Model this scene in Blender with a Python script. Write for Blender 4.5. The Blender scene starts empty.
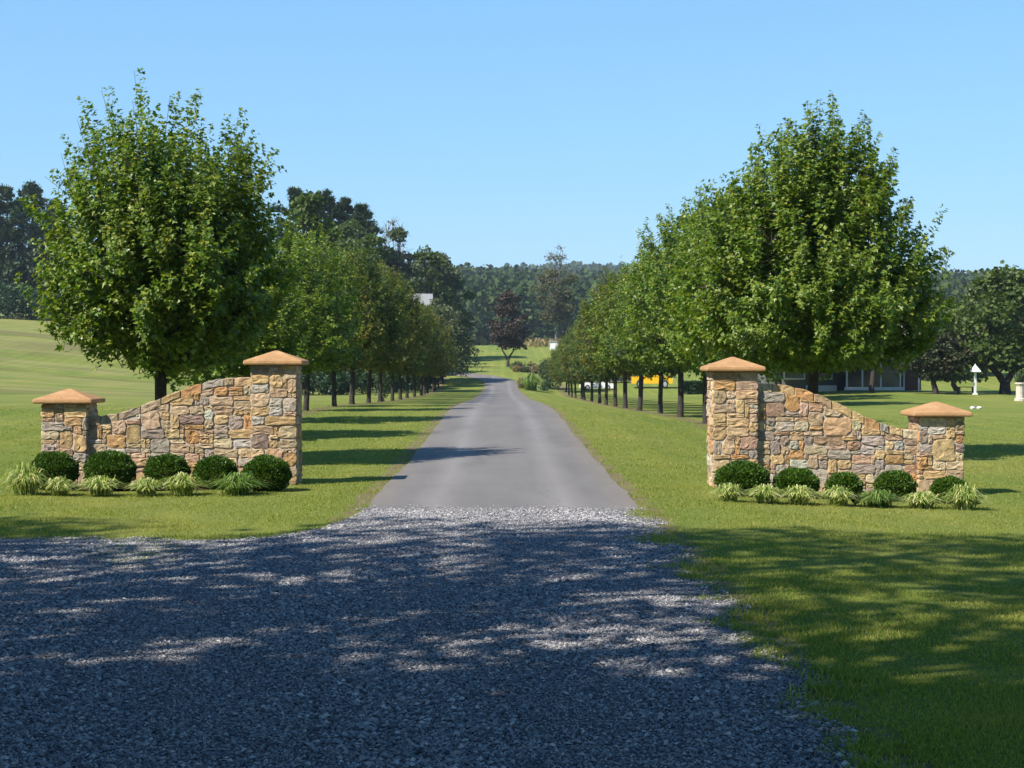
import bpy, bmesh, math
import numpy as np
from mathutils import Vector, Matrix

PI = math.pi
SC = bpy.context.scene
COL = SC.collection
CAMH = 1.63
F = 1700.0
HY = 362.0
HX = 501.0

def sstep(t):
    t = np.clip(t, 0, 1)
    return t * t * (3 - 2 * t)

# ------------------------------------------------------------------ terrain
PY = np.array([-400, 0, 28, 35, 42, 49, 58, 72, 91, 115, 139, 150, 158, 164, 172, 180, 200, 280, 330, 450, 600, 720, 900, 1200, 1500, 2600], float)
PZ = np.array([0, 0, 0.0, .08, .16, .21, .14, -.10, -.42, -.68, -.86, -.84, -.55, -.12, .50, .80, 1.15, 4.4, 4.3, 4.8, 13, 21.5, 24, 38, 66, 66], float)
RA_Y = np.array([0, 8, 22, 50, 90, 150, 230, 300], float)
RA_Z = np.array([0, .02, .15, .35, .30, .45, .3, 0], float)

def g(x, y):
    x = np.asarray(x, float); y = np.asarray(y, float)
    z = np.interp(y, PY, PZ)
    z = z + 5.3 * sstep((-x - 9) / 60) * sstep((y - 32) / 195)
    z = z - np.interp(y, RA_Y, RA_Z) * sstep((x - 1.7) / 4.2)
    z = z + .75 * np.exp(-(((x - 27) / 13) ** 2 + ((y - 117) / 24) ** 2))
    far = sstep((y - 420) / 300)
    z = z + far * (3.0 * np.sin(x * .011 + 1.0) + 2.0 * np.sin(x * .027 + y * .004))
    return z

def gz(x, y):
    return float(g(x, y))

def px(x, Y):
    """world X of photo column x at distance Y"""
    return (x - HX) / F * Y

# ------------------------------------------------------------------ materials
def new_mat(name):
    m = bpy.data.materials.new(name); m.use_nodes = True
    nt = m.node_tree; nt.nodes.clear()
    out = nt.nodes.new('ShaderNodeOutputMaterial')
    return m, nt, out

def N(nt, typ, **kw):
    n = nt.nodes.new(typ)
    for k, v in kw.items():
        if k.startswith('i_'):
            n.inputs[k[2:].replace('_', ' ')].default_value = v
        else:
            setattr(n, k, v)
    return n

def L(nt, a, b):
    nt.links.new(a, b)

def ramp(nt, fac, stops):
    r = nt.nodes.new('ShaderNodeValToRGB')
    el = r.color_ramp.elements
    while len(el) < len(stops):
        el.new(0.5)
    for e, (p, c) in zip(el, stops):
        e.position = p
        e.color = (*c, 1) if len(c) == 3 else c
    if fac is not None:
        L(nt, fac, r.inputs[0])
    return r

def noise(nt, scale, detail=4, rough=.55, vec=None, lac=2.0):
    n = nt.nodes.new('ShaderNodeTexNoise')
    n.inputs['Scale'].default_value = scale
    n.inputs['Detail'].default_value = detail
    n.inputs['Roughness'].default_value = rough
    if vec is not None:
        L(nt, vec, n.inputs['Vector'])
    return n

def objvec(nt, scale=(1, 1, 1)):
    tc = nt.nodes.new('ShaderNodeTexCoord')
    mp = nt.nodes.new('ShaderNodeMapping')
    mp.inputs['Scale'].default_value = scale
    L(nt, tc.outputs['Object'], mp.inputs['Vector'])
    return mp.outputs[0]

def mixrgb(nt, fac, a, b, mode='MIX'):
    m = nt.nodes.new('ShaderNodeMix'); m.data_type = 'RGBA'; m.blend_type = mode
    for sock, v in ((m.inputs[0], fac), (m.inputs[6], a), (m.inputs[7], b)):
        if hasattr(v, 'is_output') or isinstance(v, bpy.types.NodeSocket):
            L(nt, v, sock)
        elif isinstance(v, (int, float)):
            sock.default_value = v
        else:
            sock.default_value = (*v, 1) if len(v) == 3 else v
    return m.outputs[2]

def math_n(nt, op, a, b=None, c=None):
    m = nt.nodes.new('ShaderNodeMath'); m.operation = op
    for i, v in enumerate((a, b, c)):
        if v is None: continue
        if isinstance(v, bpy.types.NodeSocket): L(nt, v, m.inputs[i])
        else: m.inputs[i].default_value = v
    return m.outputs[0]

def bump(nt, h, strength=.4, dist=.02):
    b = nt.nodes.new('ShaderNodeBump')
    b.inputs['Strength'].default_value = strength
    b.inputs['Distance'].default_value = dist
    L(nt, h, b.inputs['Height'])
    return b.outputs[0]

def plain(name, col, rough=.6, var=.15, scale=6, metal=0, bumps=0, spec=.4):
    m, nt, out = new_mat(name)
    p = N(nt, 'ShaderNodeBsdfPrincipled')
    n = noise(nt, scale, 5, .6, objvec(nt))
    a = tuple(c * (1 - var) for c in col); b = tuple(min(1, c * (1 + var)) for c in col)
    r = ramp(nt, n.outputs[0], [(.3, a), (.7, b)])
    L(nt, r.outputs[0], p.inputs['Base Color'])
    p.inputs['Roughness'].default_value = rough
    p.inputs['Metallic'].default_value = metal
    p.inputs['Specular IOR Level'].default_value = spec
    if bumps:
        n2 = noise(nt, scale * 8, 4, .6, objvec(nt))
        L(nt, bump(nt, n2.outputs[0], bumps, .01), p.inputs['Normal'])
    L(nt, p.outputs[0], out.inputs[0])
    return m

TIP = None
def leafmat(name, stops, transl=.35, rough=.5, spec=.35, patch=None, patch_amt=.5, pscale=.8):
    """stops: colour ramp over the random number of every leaf"""
    m, nt, out = new_mat(name)
    ge = N(nt, 'ShaderNodeNewGeometry')
    r = ramp(nt, ge.outputs['Random Per Island'], stops)
    col = r.outputs[0]
    if patch is not None:
        oi = N(nt, 'ShaderNodeObjectInfo')
        tc = N(nt, 'ShaderNodeTexCoord')
        ad = nt.nodes.new('ShaderNodeVectorMath'); ad.operation = 'ADD'
        L(nt, tc.outputs['Object'], ad.inputs[0]); 
        mul = math_n(nt, 'MULTIPLY', oi.outputs['Random'], 40.0)
        cb = N(nt, 'ShaderNodeCombineXYZ'); L(nt, mul, cb.inputs[0]); L(nt, mul, cb.inputs[1])
        L(nt, cb.outputs[0], ad.inputs[1])
        n = noise(nt, pscale, 3, .6, ad.outputs[0])
        k = ramp(nt, n.outputs[0], [(.5, (0, 0, 0)), (.68, (1, 1, 1))])
        f = math_n(nt, 'MULTIPLY', k.outputs[0], patch_amt)
        col = mixrgb(nt, f, col, patch)
    p = N(nt, 'ShaderNodeBsdfPrincipled')
    L(nt, col, p.inputs['Base Color'])
    p.inputs['Roughness'].default_value = rough
    p.inputs['Specular IOR Level'].default_value = spec
    t = N(nt, 'ShaderNodeBsdfTranslucent')
    tcol = mixrgb(nt, 1.0, col, (1.35, 1.45, .5), 'MULTIPLY')
    L(nt, tcol, t.inputs['Color'])
    mx = N(nt, 'ShaderNodeMixShader')
    mx.inputs[0].default_value = transl
    L(nt, p.outputs[0], mx.inputs[1]); L(nt, t.outputs[0], mx.inputs[2])
    L(nt, mx.outputs[0], out.inputs[0])
    return m

M = {}
M['maple'] = leafmat('maple_leaf', [(0, (.056, .115, .012)), (.4, (.110, .188, .018)), (.8, (.170, .240, .027)), (1, (.26, .29, .045))], rough=.42, spec=.5,
                     patch=(.16, .16, .03), patch_amt=.28, pscale=.9)
M['maple_tip'] = leafmat('maple_new_leaf', [(0, (.13, .19, .012)), (.5, (.22, .27, .022)), (1, (.38, .34, .05))], transl=.45)
M['maple_o'] = leafmat('maple_leaf_olive', [(0, (.040, .066, .010)), (.5, (.095, .122, .018)), (.85, (.18, .185, .028)), (1, (.28, .19, .045))],
                       patch=(.17, .145, .035), patch_amt=.55, pscale=.7)
M['maple_g'] = leafmat('maple_leaf_grey', [(0, (.038, .074, .018)), (.5, (.068, .116, .028)), (1, (.125, .17, .045))],
                       patch=(.13, .14, .05), patch_amt=.4, pscale=.7)
M['oak'] = leafmat('oak_leaf', [(0, (.030, .060, .010)), (.5, (.058, .098, .016)), (1, (.11, .15, .028))], patch=(.10, .11, .03), patch_amt=.4, pscale=.3)
M['willow'] = leafmat('willow_leaf', [(0, (.05, .075, .03)), (.5, (.08, .105, .045)), (1, (.13, .15, .075))], patch=(.14, .13, .06), patch_amt=.35, pscale=.3)
M['greytree'] = leafmat('grey_leaf', [(0, (.05, .058, .038)), (.5, (.075, .078, .052)), (1, (.11, .10, .08))])
M['purple'] = leafmat('purple_leaf', [(0, (.026, .017, .016)), (.5, (.042, .028, .024)), (1, (.075, .055, .040))], transl=.2, patch=(.06, .065, .025), patch_amt=.3, pscale=.4)
M['reddish'] = leafmat('dark_leaf', [(0, (.020, .030, .010)), (.5, (.036, .044, .014)), (1, (.06, .055, .02))], transl=.2)
M['pine'] = leafmat('pine_needle', [(0, (.022, .046, .020)), (.5, (.038, .068, .030)), (1, (.070, .10, .042))], transl=.1, rough=.6)
M['forest'] = leafmat('forest_leaf', [(0, (.020, .044, .016)), (.5, (.040, .070, .024)), (1, (.075, .10, .034))], transl=.12, rough=.9, spec=.1,
                      patch=(.085, .09, .03), patch_amt=.35, pscale=.03)
M['vine'] = leafmat('vine_leaf', [(0, (.045, .058, .022)), (.5, (.075, .085, .032)), (1, (.12, .11, .05))])
M['box'] = leafmat('boxwood_leaf', [(0, (.022, .062, .005)), (.6, (.048, .110, .008)), (1, (.11, .18, .016))], transl=.2, rough=.45, spec=.4)
M['hedge'] = leafmat('hedge_leaf', [(0, (.016, .045, .014)), (1, (.035, .075, .024))], transl=.1)
M['shrub'] = leafmat('shrub_leaf', [(0, (.03, .06, .02)), (.5, (.05, .085, .03)), (1, (.09, .12, .045))], transl=.2)
M['drygrass'] = leafmat('dry_grass', [(0, (.12, .11, .04)), (.5, (.22, .17, .075)), (1, (.34, .25, .12))], transl=.25)
M['lily'] = leafmat('variegated_blade', [(0, (.12, .20, .03)), (.4, (.24, .32, .07)), (.7, (.44, .46, .16)), (1, (.70, .66, .36))], transl=.3, rough=.5)
M['lilygreen'] = leafmat('green_blade', [(0, (.06, .14, .02)), (.5, (.13, .22, .04)), (1, (.28, .34, .10))], transl=.3, rough=.5)
M['blade'] = leafmat('grass_blade', [(0, (.15, .21, .030)), (.5, (.25, .288, .062)), (.85, (.33, .335, .095)), (1, (.50, .41, .18))], transl=.45, rough=.6, spec=.25, patch=(.42, .37, .11), patch_amt=.5, pscale=.45)
M['bark'] = plain('bark', (.050, .043, .038), .9, .35, 9, bumps=.8, spec=.1)
M['barkgrey'] = plain('bark_grey', (.16, .14, .125), .9, .3, 5, bumps=.6, spec=.1)
M['cap'] = None
M['mortar'] = plain('mortar', (.46, .40, .33), .95, .15, 14, bumps=.5, spec=.1)
M['mulch'] = plain('mulch', (.07, .05, .032), .95, .4, 25, bumps=.9, spec=.1)
M['white'] = plain('white_paint', (.78, .78, .76), .5, .05, 3)
M['offwhite'] = plain('offwhite', (.62, .62, .62), .6, .08, 3)
M['siding'] = plain('siding', (.12, .118, .112), .8, .12, 2)
M['brickred'] = plain('door_red', (.10, .035, .028), .6, .1, 3)  # red darkened to stand in for shade on the house front
M['shingle'] = plain('shingle', (.16, .15, .15), .9, .2, 8, bumps=.4)
M['ltshingle'] = plain('light_roof', (.25, .25, .265), .8, .1, 4)
M['glass'] = plain('dark_glass', (.02, .023, .028), .12, .1, 2, spec=.6)
M['yellow'] = plain('yellow_paint', (.72, .40, .012), .3, .06, 2, spec=.5)
M['black'] = plain('black_rubber', (.018, .018, .019), .7, .1, 5)
M['chrome'] = plain('wheel_metal', (.55, .55, .57), .35, .05, 5, metal=.6)
M['darkpaint'] = plain('dark_paint', (.025, .032, .05), .3, .1, 2, spec=.5)
M['orange'] = plain('orange_plastic', (.60, .16, .03), .5, .1, 4)
M['stonepale'] = plain('pale_stone', (.52, .46, .38), .9, .2, 6, bumps=.4)
M['stonewall'] = plain('dry_stone', (.17, .125, .09), .95, .35, 4, bumps=.8)
M['wood'] = plain('weathered_wood', (.10, .085, .07), .9, .2, 8, bumps=.3)
M['red'] = plain('lamp_red', (.4, .02, .015), .3, .05, 4)

def stone_mat():
    m, nt, out = new_mat('field_stone')
    p = N(nt, 'ShaderNodeBsdfPrincipled')
    a = N(nt, 'ShaderNodeVertexColor', layer_name='Col')
    v = objvec(nt)
    n1 = noise(nt, 16, 6, .65, v); n2 = noise(nt, 70, 4, .6, v); n3 = noise(nt, 7, 3, .5, v)
    r1 = ramp(nt, n1.outputs[0], [(.25, (.55, .50, .47)), (.55, (1, 1, 1)), (.8, (1.25, 1.18, 1.05))])
    c = mixrgb(nt, 1.0, a.outputs[0], r1.outputs[0], 'MULTIPLY')
    r2 = ramp(nt, n2.outputs[0], [(.3, (.78, .78, .8)), (.65, (1.08, 1.06, 1.03))])
    c = mixrgb(nt, 1.0, c, r2.outputs[0], 'MULTIPLY')
    k = ramp(nt, n3.outputs[0], [(.58, (0, 0, 0)), (.72, (1, 1, 1))])
    f = math_n(nt, 'MULTIPLY', k.outputs[0], .45)
    c = mixrgb(nt, f, c, (.50, .33, .16))
    L(nt, c, p.inputs['Base Color'])
    p.inputs['Roughness'].default_value = .9
    p.inputs['Specular IOR Level'].default_value = .15
    hh = math_n(nt, 'ADD', n1.outputs[0], math_n(nt, 'MULTIPLY', n2.outputs[0], .4))
    L(nt, bump(nt, hh, .9, .018), p.inputs['Normal'])
    L(nt, p.outputs[0], out.inputs[0])
    return m
M['stone'] = stone_mat()

def cap_mat():
    m, nt, out = new_mat('cap_concrete')
    p = N(nt, 'ShaderNodeBsdfPrincipled'); v = objvec(nt)
    n1 = noise(nt, 4.5, 6, .65, v); n2 = noise(nt, 40, 4, .6, v); n3 = noise(nt, 9, 5, .7, objvec(nt, (1, 1, .3)))
    c = ramp(nt, n1.outputs[0], [(.3, (.33, .185, .092)), (.55, (.41, .24, .115)), (.75, (.47, .30, .16))]).outputs[0]
    c = mixrgb(nt, math_n(nt, 'MULTIPLY', ramp(nt, n3.outputs[0], [(.56, (0, 0, 0)), (.70, (1, 1, 1))]).outputs[0], .40), c, (.22, .14, .085))
    c = mixrgb(nt, 1.0, c, ramp(nt, n2.outputs[0], [(.3, (.85, .85, .85)), (.7, (1.08, 1.08, 1.08))]).outputs[0], 'MULTIPLY')
    L(nt, c, p.inputs['Base Color']); p.inputs['Roughness'].default_value = .9; p.inputs['Specular IOR Level'].default_value = .15
    L(nt, bump(nt, n2.outputs[0], .5, .012), p.inputs['Normal']); L(nt, p.outputs[0], out.inputs[0])
    return m
M['cap'] = cap_mat()

def gravel_stone_mat():
    m, nt, out = new_mat('gravel_stone')
    p = N(nt, 'ShaderNodeBsdfPrincipled')
    ge = N(nt, 'ShaderNodeNewGeometry')
    r = ramp(nt, ge.outputs['Random Per Island'], [(0, (.065, .067, .08)), (.25, (.165, .165, .185)), (.6, (.28, .275, .29)), (.88, (.41, .40, .395)), (1, (.60, .57, .54))])
    n = noise(nt, 60, 3, .6, objvec(nt))
    rr = ramp(nt, n.outputs[0], [(.3, (.8, .8, .8)), (.7, (1.1, 1.1, 1.1))])
    L(nt, mixrgb(nt, 1.0, r.outputs[0], rr.outputs[0], 'MULTIPLY'), p.inputs['Base Color'])
    p.inputs['Roughness'].default_value = .85
    p.inputs['Specular IOR Level'].default_value = .25
    L(nt, p.outputs[0], out.inputs[0])
    return m
M['gstone'] = gravel_stone_mat()

def gravel_sheet_mat():
    m, nt, out = new_mat('gravel_bed')
    p = N(nt, 'ShaderNodeBsdfPrincipled')
    v = objvec(nt)
    vo = N(nt, 'ShaderNodeTexVoronoi'); vo.inputs['Scale'].default_value = 38; L(nt, v, vo.inputs['Vector'])
    sep = N(nt, 'ShaderNodeSeparateColor'); L(nt, vo.outputs['Color'], sep.inputs[0])
    r = ramp(nt, sep.outputs[0], [(0, (.06, .062, .072)), (.5, (.17, .17, .19)), (1, (.34, .33, .33))])
    n = noise(nt, .8, 4, .6, v)
    rr = ramp(nt, n.outputs[0], [(.3, (.75, .74, .74)), (.7, (1.05, 1.05, 1.05))])
    L(nt, mixrgb(nt, 1.0, r.outputs[0], rr.outputs[0], 'MULTIPLY'), p.inputs['Base Color'])
    p.inputs['Roughness'].default_value = .95
    inv = math_n(nt, 'SUBTRACT', 1.0, vo.outputs['Distance'])
    L(nt, bump(nt, inv, .8, .03), p.inputs['Normal'])
    L(nt, p.outputs[0], out.inputs[0])
    return m
M['gravel'] = gravel_sheet_mat()

def asphalt_mat():
    m, nt, out = new_mat('asphalt')
    p = N(nt, 'ShaderNodeBsdfPrincipled')
    v = objvec(nt)
    fine = noise(nt, 60, 3, .7, v)
    mid = noise(nt, 1.3, 5, .6, objvec(nt, (1.2, .22, 1)))
    sx = N(nt, 'ShaderNodeSeparateXYZ'); L(nt, v, sx.inputs[0])
    base = ramp(nt, fine.outputs[0], [(.3, (.125, .116, .113)), (.7, (.188, .178, .166))])
    c = mixrgb(nt, 1.0, base.outputs[0], ramp(nt, mid.outputs[0], [(.3, (.84, .83, .84)), (.72, (1.08, 1.08, 1.08))]).outputs[0], 'MULTIPLY')
    # wheel tracks worn paler, along x=+-0.72
    ax = math_n(nt, 'ABSOLUTE', sx.outputs[0])
    d = math_n(nt, 'ABSOLUTE', math_n(nt, 'SUBTRACT', ax, .74))
    tr = ramp(nt, d, [(0, (1, 1, 1)), (.30, (0, 0, 0))])
    wob = noise(nt, .5, 3, .5, objvec(nt, (1, .3, 1)))
    tf = math_n(nt, 'MULTIPLY', tr.outputs[0], math_n(nt, 'MULTIPLY', wob.outputs[0], .85))
    c = mixrgb(nt, tf, c, (.25, .235, .232))
    st1 = noise(nt, .35, 5, .65, objvec(nt, (1.6, .5, 1)))
    c = mixrgb(nt, math_n(nt, 'MULTIPLY', ramp(nt, st1.outputs[0], [(.54, (0, 0, 0)), (.66, (1, 1, 1))]).outputs[0], .30), c, (.095, .088, .086))
    ed = N(nt, 'ShaderNodeMapRange'); L(nt, ax, ed.inputs[0]); ed.inputs[1].default_value = 1.15; ed.inputs[2].default_value = 1.52
    c = mixrgb(nt, math_n(nt, 'MULTIPLY', ed.outputs[0], math_n(nt, 'MULTIPLY', mid.outputs[0], .7)), c, (.20, .165, .125))
    # cracks
    vo = N(nt, 'ShaderNodeTexVoronoi', feature='DISTANCE_TO_EDGE'); vo.inputs['Scale'].default_value = .35
    wv = noise(nt, 2.0, 4, .6, v)
    addv = nt.nodes.new('ShaderNodeVectorMath'); addv.operation = 'ADD'
    sc2 = nt.nodes.new('ShaderNodeVectorMath'); sc2.operation = 'SCALE'; sc2.inputs['Scale'].default_value = .6
    L(nt, wv.outputs['Color'], sc2.inputs[0]); L(nt, v, addv.inputs[0]); L(nt, sc2.outputs[0], addv.inputs[1])
    L(nt, addv.outputs[0], vo.inputs['Vector'])
    cr = ramp(nt, vo.outputs['Distance'], [(0, (1, 1, 1)), (.006, (0, 0, 0))])
    c = mixrgb(nt, math_n(nt, 'MULTIPLY', cr.outputs[0], .35), c, (.06, .058, .06))
    L(nt, c, p.inputs['Base Color'])
    p.inputs['Roughness'].default_value = .82
    p.inputs['Specular IOR Level'].default_value = .3
    L(nt, bump(nt, fine.outputs[0], .3, .006), p.inputs['Normal'])
    L(nt, p.outputs[0], out.inputs[0])
    return m
M['asphalt'] = asphalt_mat()

def ground_mat():
    m, nt, out = new_mat('lawn')
    p = N(nt, 'ShaderNodeBsdfPrincipled')
    v = objvec(nt)
    sep = N(nt, 'ShaderNodeSeparateXYZ'); L(nt, v, sep.inputs[0])
    x, y = sep.outputs[0], sep.outputs[1]
    nf = noise(nt, 28, 4, .7, v)
    base = ramp(nt, nf.outputs[0], [(.25, (.098, .140, .020)), (.5, (.170, .208, .042)), (.75, (.245, .262, .066))])
    c = base.outputs[0]
    # yellowish dry drifts
    n1 = noise(nt, .35, 5, .6, objvec(nt, (1.0, .45, 1)))
    k1 = ramp(nt, n1.outputs[0], [(.46, (0, 0, 0)), (.72, (1, 1, 1))])
    c = mixrgb(nt, math_n(nt, 'MULTIPLY', k1.outputs[0], .55), c, (.30, .275, .085))
    n2 = noise(nt, .22, 4, .55, objvec(nt, (1.4, .3, 1)))
    k2 = ramp(nt, n2.outputs[0], [(.48, (0, 0, 0)), (.7, (1, 1, 1))])
    c = mixrgb(nt, math_n(nt, 'MULTIPLY', k2.outputs[0], .5), c, (.085, .155, .030))
    # mowing stripes beside the drive
    st = math_n(nt, 'SINE', math_n(nt, 'MULTIPLY', math_n(nt, 'ADD', x, math_n(nt, 'MULTIPLY', n1.outputs[0], .25)), 5.2))
    sr = ramp(nt, st, [(.0, (.93, .95, .93)), (1, (1.08, 1.05, 1.0))])
    c = mixrgb(nt, 1.0, c, sr.outputs[0], 'MULTIPLY')
    # bare soil line under the tree rows
    ax = math_n(nt, 'ABSOLUTE', math_n(nt, 'ADD', x, -.1))
    d = math_n(nt, 'ABSOLUTE', math_n(nt, 'SUBTRACT', ax, 5.65))
    n3 = noise(nt, 1.6, 4, .6, v)
    dd = math_n(nt, 'ADD', d, math_n(nt, 'MULTIPLY', math_n(nt, 'SUBTRACT', n3.outputs[0], .5), 1.6))
    ks = ramp(nt, dd, [(.18, (1, 1, 1)), (.5, (0, 0, 0))])
    yy = N(nt, 'ShaderNodeMapRange'); L(nt, y, yy.inputs[0]); yy.inputs[1].default_value = 25; yy.inputs[2].default_value = 32
    yz = N(nt, 'ShaderNodeMapRange'); L(nt, y, yz.inputs[0]); yz.inputs[1].default_value = 175; yz.inputs[2].default_value = 160
    fs = math_n(nt, 'MULTIPLY', math_n(nt, 'MULTIPLY', ks.outputs[0], yy.outputs[0]), math_n(nt, 'MULTIPLY', yz.outputs[0], .75))
    c = mixrgb(nt, fs, c, (.17, .125, .075))
    # hay meadow on the left hill: mown tan bands
    mx = N(nt, 'ShaderNodeMapRange'); L(nt, x, mx.inputs[0]); mx.inputs[1].default_value = -9; mx.inputs[2].default_value = -15
    my = N(nt, 'ShaderNodeMapRange'); L(nt, y, my.inputs[0]); my.inputs[1].default_value = 38; my.inputs[2].default_value = 110
    fmask = math_n(nt, 'MULTIPLY', mx.outputs[0], my.outputs[0])
    n4 = noise(nt, .05, 5, .62, objvec(nt, (.40, 2.4, 1)))
    k4 = ramp(nt, n4.outputs[0], [(.44, (0, 0, 0)), (.52, (1, 1, 1)), (.60, (.25, .25, .25)), (.68, (1, 1, 1))])
    c = mixrgb(nt, math_n(nt, 'MULTIPLY', fmask, math_n(nt, 'MULTIPLY', k4.outputs[0], .48)), c, (.31, .255, .125))
    n5 = noise(nt, .035, 4, .6, objvec(nt, (.30, 1.9, 7)))
    k5 = ramp(nt, n5.outputs[0], [(.54, (0, 0, 0)), (.60, (1, 1, 1))])
    c = mixrgb(nt, math_n(nt, 'MULTIPLY', fmask, math_n(nt, 'MULTIPLY', k5.outputs[0], .5)), c, (.115, .095, .045))
    # worn soil along the drive edge
    d2 = math_n(nt, 'ABSOLUTE', math_n(nt, 'SUBTRACT', math_n(nt, 'ABSOLUTE', x), 1.62))
    d3 = math_n(nt, 'ADD', d2, math_n(nt, 'MULTIPLY', math_n(nt, 'SUBTRACT', n3.outputs[0], .5), .55))
    k6 = ramp(nt, d3, [(.06, (1, 1, 1)), (.16, (0, 0, 0))])
    c = mixrgb(nt, math_n(nt, 'MULTIPLY', math_n(nt, 'MULTIPLY', k6.outputs[0], math_n(nt, 'LESS_THAN', y, 150.0)), .8), c, (.20, .155, .10))
    L(nt, c, p.inputs['Base Color'])
    p.inputs['Roughness'].default_value = .95
    p.inputs['Specular IOR Level'].default_value = .1
    nb = noise(nt, 45, 3, .7, v)
    L(nt, bump(nt, nb.outputs[0], .8, .05), p.inputs['Normal'])
    L(nt, p.outputs[0], out.inputs[0])
    return m
M['ground'] = ground_mat()

# ------------------------------------------------------------------ mesh helpers
class MB:
    """collects polygons; verts as arrays, faces grouped by size"""
    def __init__(self):
        self.v = []; self.n = 0; self.loops = []; self.tot = []; self.mi = []; self.col = []
    def add(self, V, faces, mi=0, col=None):
        V = np.asarray(V, float).reshape(-1, 3)
        for f in faces:
            f = np.asarray(f, np.int64)
            if f.ndim == 1: f = f[None]
            self.loops.append((f + self.n).ravel()); self.tot.append(np.full(len(f), f.shape[1])); self.mi.append(np.full(len(f), mi))
        self.v.append(V); self.n += len(V)
        if col is not None:
            c = np.asarray(col, float)
            if c.ndim == 1: c = np.tile(c, (len(V), 1))
            self.col.append(c)
        else:
            self.col.append(np.ones((len(V), 3)) * .5)
        return self
    def build(self, name, mats, parent=None, smooth=False, color=False, loc=None):
        me = bpy.data.meshes.new(name)
        V = np.concatenate(self.v) if self.v else np.zeros((0, 3))
        lp = np.concatenate(self.loops); tot = np.concatenate(self.tot); mi = np.concatenate(self.mi)
        me.vertices.add(len(V)); me.vertices.foreach_set('co', V.astype(np.float32).ravel())
        me.loops.add(len(lp)); me.loops.foreach_set('vertex_index', lp.astype(np.int32))
        me.polygons.add(len(tot))
        st = np.concatenate([[0], np.cumsum(tot)[:-1]])
        me.polygons.foreach_set('loop_start', st.astype(np.int32)); me.polygons.foreach_set('loop_total', tot.astype(np.int32))
        me.polygons.foreach_set('material_index', mi.astype(np.int32))
        me.polygons.foreach_set('use_smooth', np.full(len(tot), smooth))
        if color:
            at = me.color_attributes.new('Col', 'FLOAT_COLOR', 'POINT')
            c = np.concatenate(self.col); c = np.concatenate([c, np.ones((len(c), 1))], 1)
            at.data.foreach_set('color', c.astype(np.float32).ravel())
        me.update(calc_edges=True); me.validate()
        if not isinstance(mats, (list, tuple)): mats = [mats]
        for m in mats: me.materials.append(m)
        o = bpy.data.objects.new(name, me); COL.objects.link(o)
        if parent is not None: o.parent = parent
        if loc is not None: o.location = loc
        return o

def tag(o, label=None, cat=None, group=None, kind=None):
    if label: o['label'] = label
    if cat: o['category'] = cat
    if group: o['group'] = group
    if kind: o['kind'] = kind
    return o

def empty(name, loc, rz=0, scale=1.0):
    o = bpy.data.objects.new(name, None); COL.objects.link(o)
    o.location = loc; o.rotation_euler = (0, 0, rz); o.scale = (scale,) * 3 if not isinstance(scale, tuple) else scale
    o.empty_display_size = .2
    return o

def copy_tree(o, parent=None):
    c = o.copy(); COL.objects.link(c)
    if parent is not None: c.parent = parent
    for ch in o.children:
        copy_tree(ch, c)
    return c

def unit(a):
    return a / np.maximum(1e-9, np.linalg.norm(a, axis=-1, keepdims=True))

def tube(mb, pts, rad, sides=6, mi=0):
    pts = np.asarray(pts, float); n = len(pts); rad = np.broadcast_to(np.asarray(rad, float), (n,))
    tan = unit(np.gradient(pts, axis=0))
    ref = np.array([.31, .95, .05]) if abs(tan[0, 2]) > .6 else np.array([0, 0, 1.])
    a = unit(np.cross(tan, ref)); b = np.cross(tan, a)
    th = np.linspace(0, 2 * PI, sides, endpoint=False)
    V = pts[:, None] + rad[:, None, None] * (np.cos(th)[None, :, None] * a[:, None] + np.sin(th)[None, :, None] * b[:, None])
    V = V.reshape(-1, 3)
    i = np.arange(n - 1)[:, None] * sides; j = np.arange(sides)[None]; j2 = (j + 1) % sides
    q = np.stack([i + j, i + j2, i + sides + j2, i + sides + j], -1).reshape(-1, 4)
    mb.add(V, [q, np.arange(sides)[None] + (n - 1) * sides], mi)

def box(mb, x0, x1, y0, y1, z0, z1, mi=0):
    V = [(x0, y0, z0), (x1, y0, z0), (x1, y1, z0), (x0, y1, z0), (x0, y0, z1), (x1, y0, z1), (x1, y1, z1), (x0, y1, z1)]
    mb.add(V, [np.array([(3, 2, 1, 0), (4, 5, 6, 7), (0, 1, 5, 4), (1, 2, 6, 5), (2, 3, 7, 6), (3, 0, 4, 7)])], mi)

def prism(mb, poly, y0, y1, mi=0):
    """poly in (x,z), extruded along y"""
    n = len(poly)
    V = [(x, y0, z) for x, z in poly] + [(x, y1, z) for x, z in poly]
    q = np.array([(i, (i + 1) % n, n + (i + 1) % n, n + i) for i in range(n)])
    mb.add(V, [np.arange(n)[::-1], np.arange(n, 2 * n), q], mi)

MAPLE_T = (np.array([(0, 0, 0), (.26, .06, .05), (.56, .40, .10), (.24, .50, .05), (0, 1.0, -.10), (-.24, .50, .05), (-.56, .40, .10), (-.26, .06, .05)]),
           [np.array([0, 1, 2, 3, 4]), np.array([0, 4, 5, 6, 7])])
OVAL_T = (np.array([(0, 0, 0), (.34, .45, .08), (0, 1.0, -.06), (-.34, .45, .08)]), [np.array([0, 1, 2]), np.array([0, 2, 3])])
CLUMP_T = (np.array([(-.1, 0, 0), (.45, .12, .12), (.5, .62, -.08), (.08, .98, .10), (-.48, .72, -.05), (-.5, .2, .14)]), [np.array([0, 1, 2]), np.array([0, 2, 3, 4]), np.array([0, 4, 5])])
NEEDLE_T = (np.array([(-.07, 0, 0), (.07, 0, 0), (.03, 1, -.03), (-.45, .85, .1), (-.36, .90, .08), (.45, .85, .1), (.36, .90, .08), (.0, .0, .0)]),
            [np.array([0, 1, 2]), np.array([7, 3, 4]), np.array([7, 6, 5])])

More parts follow.
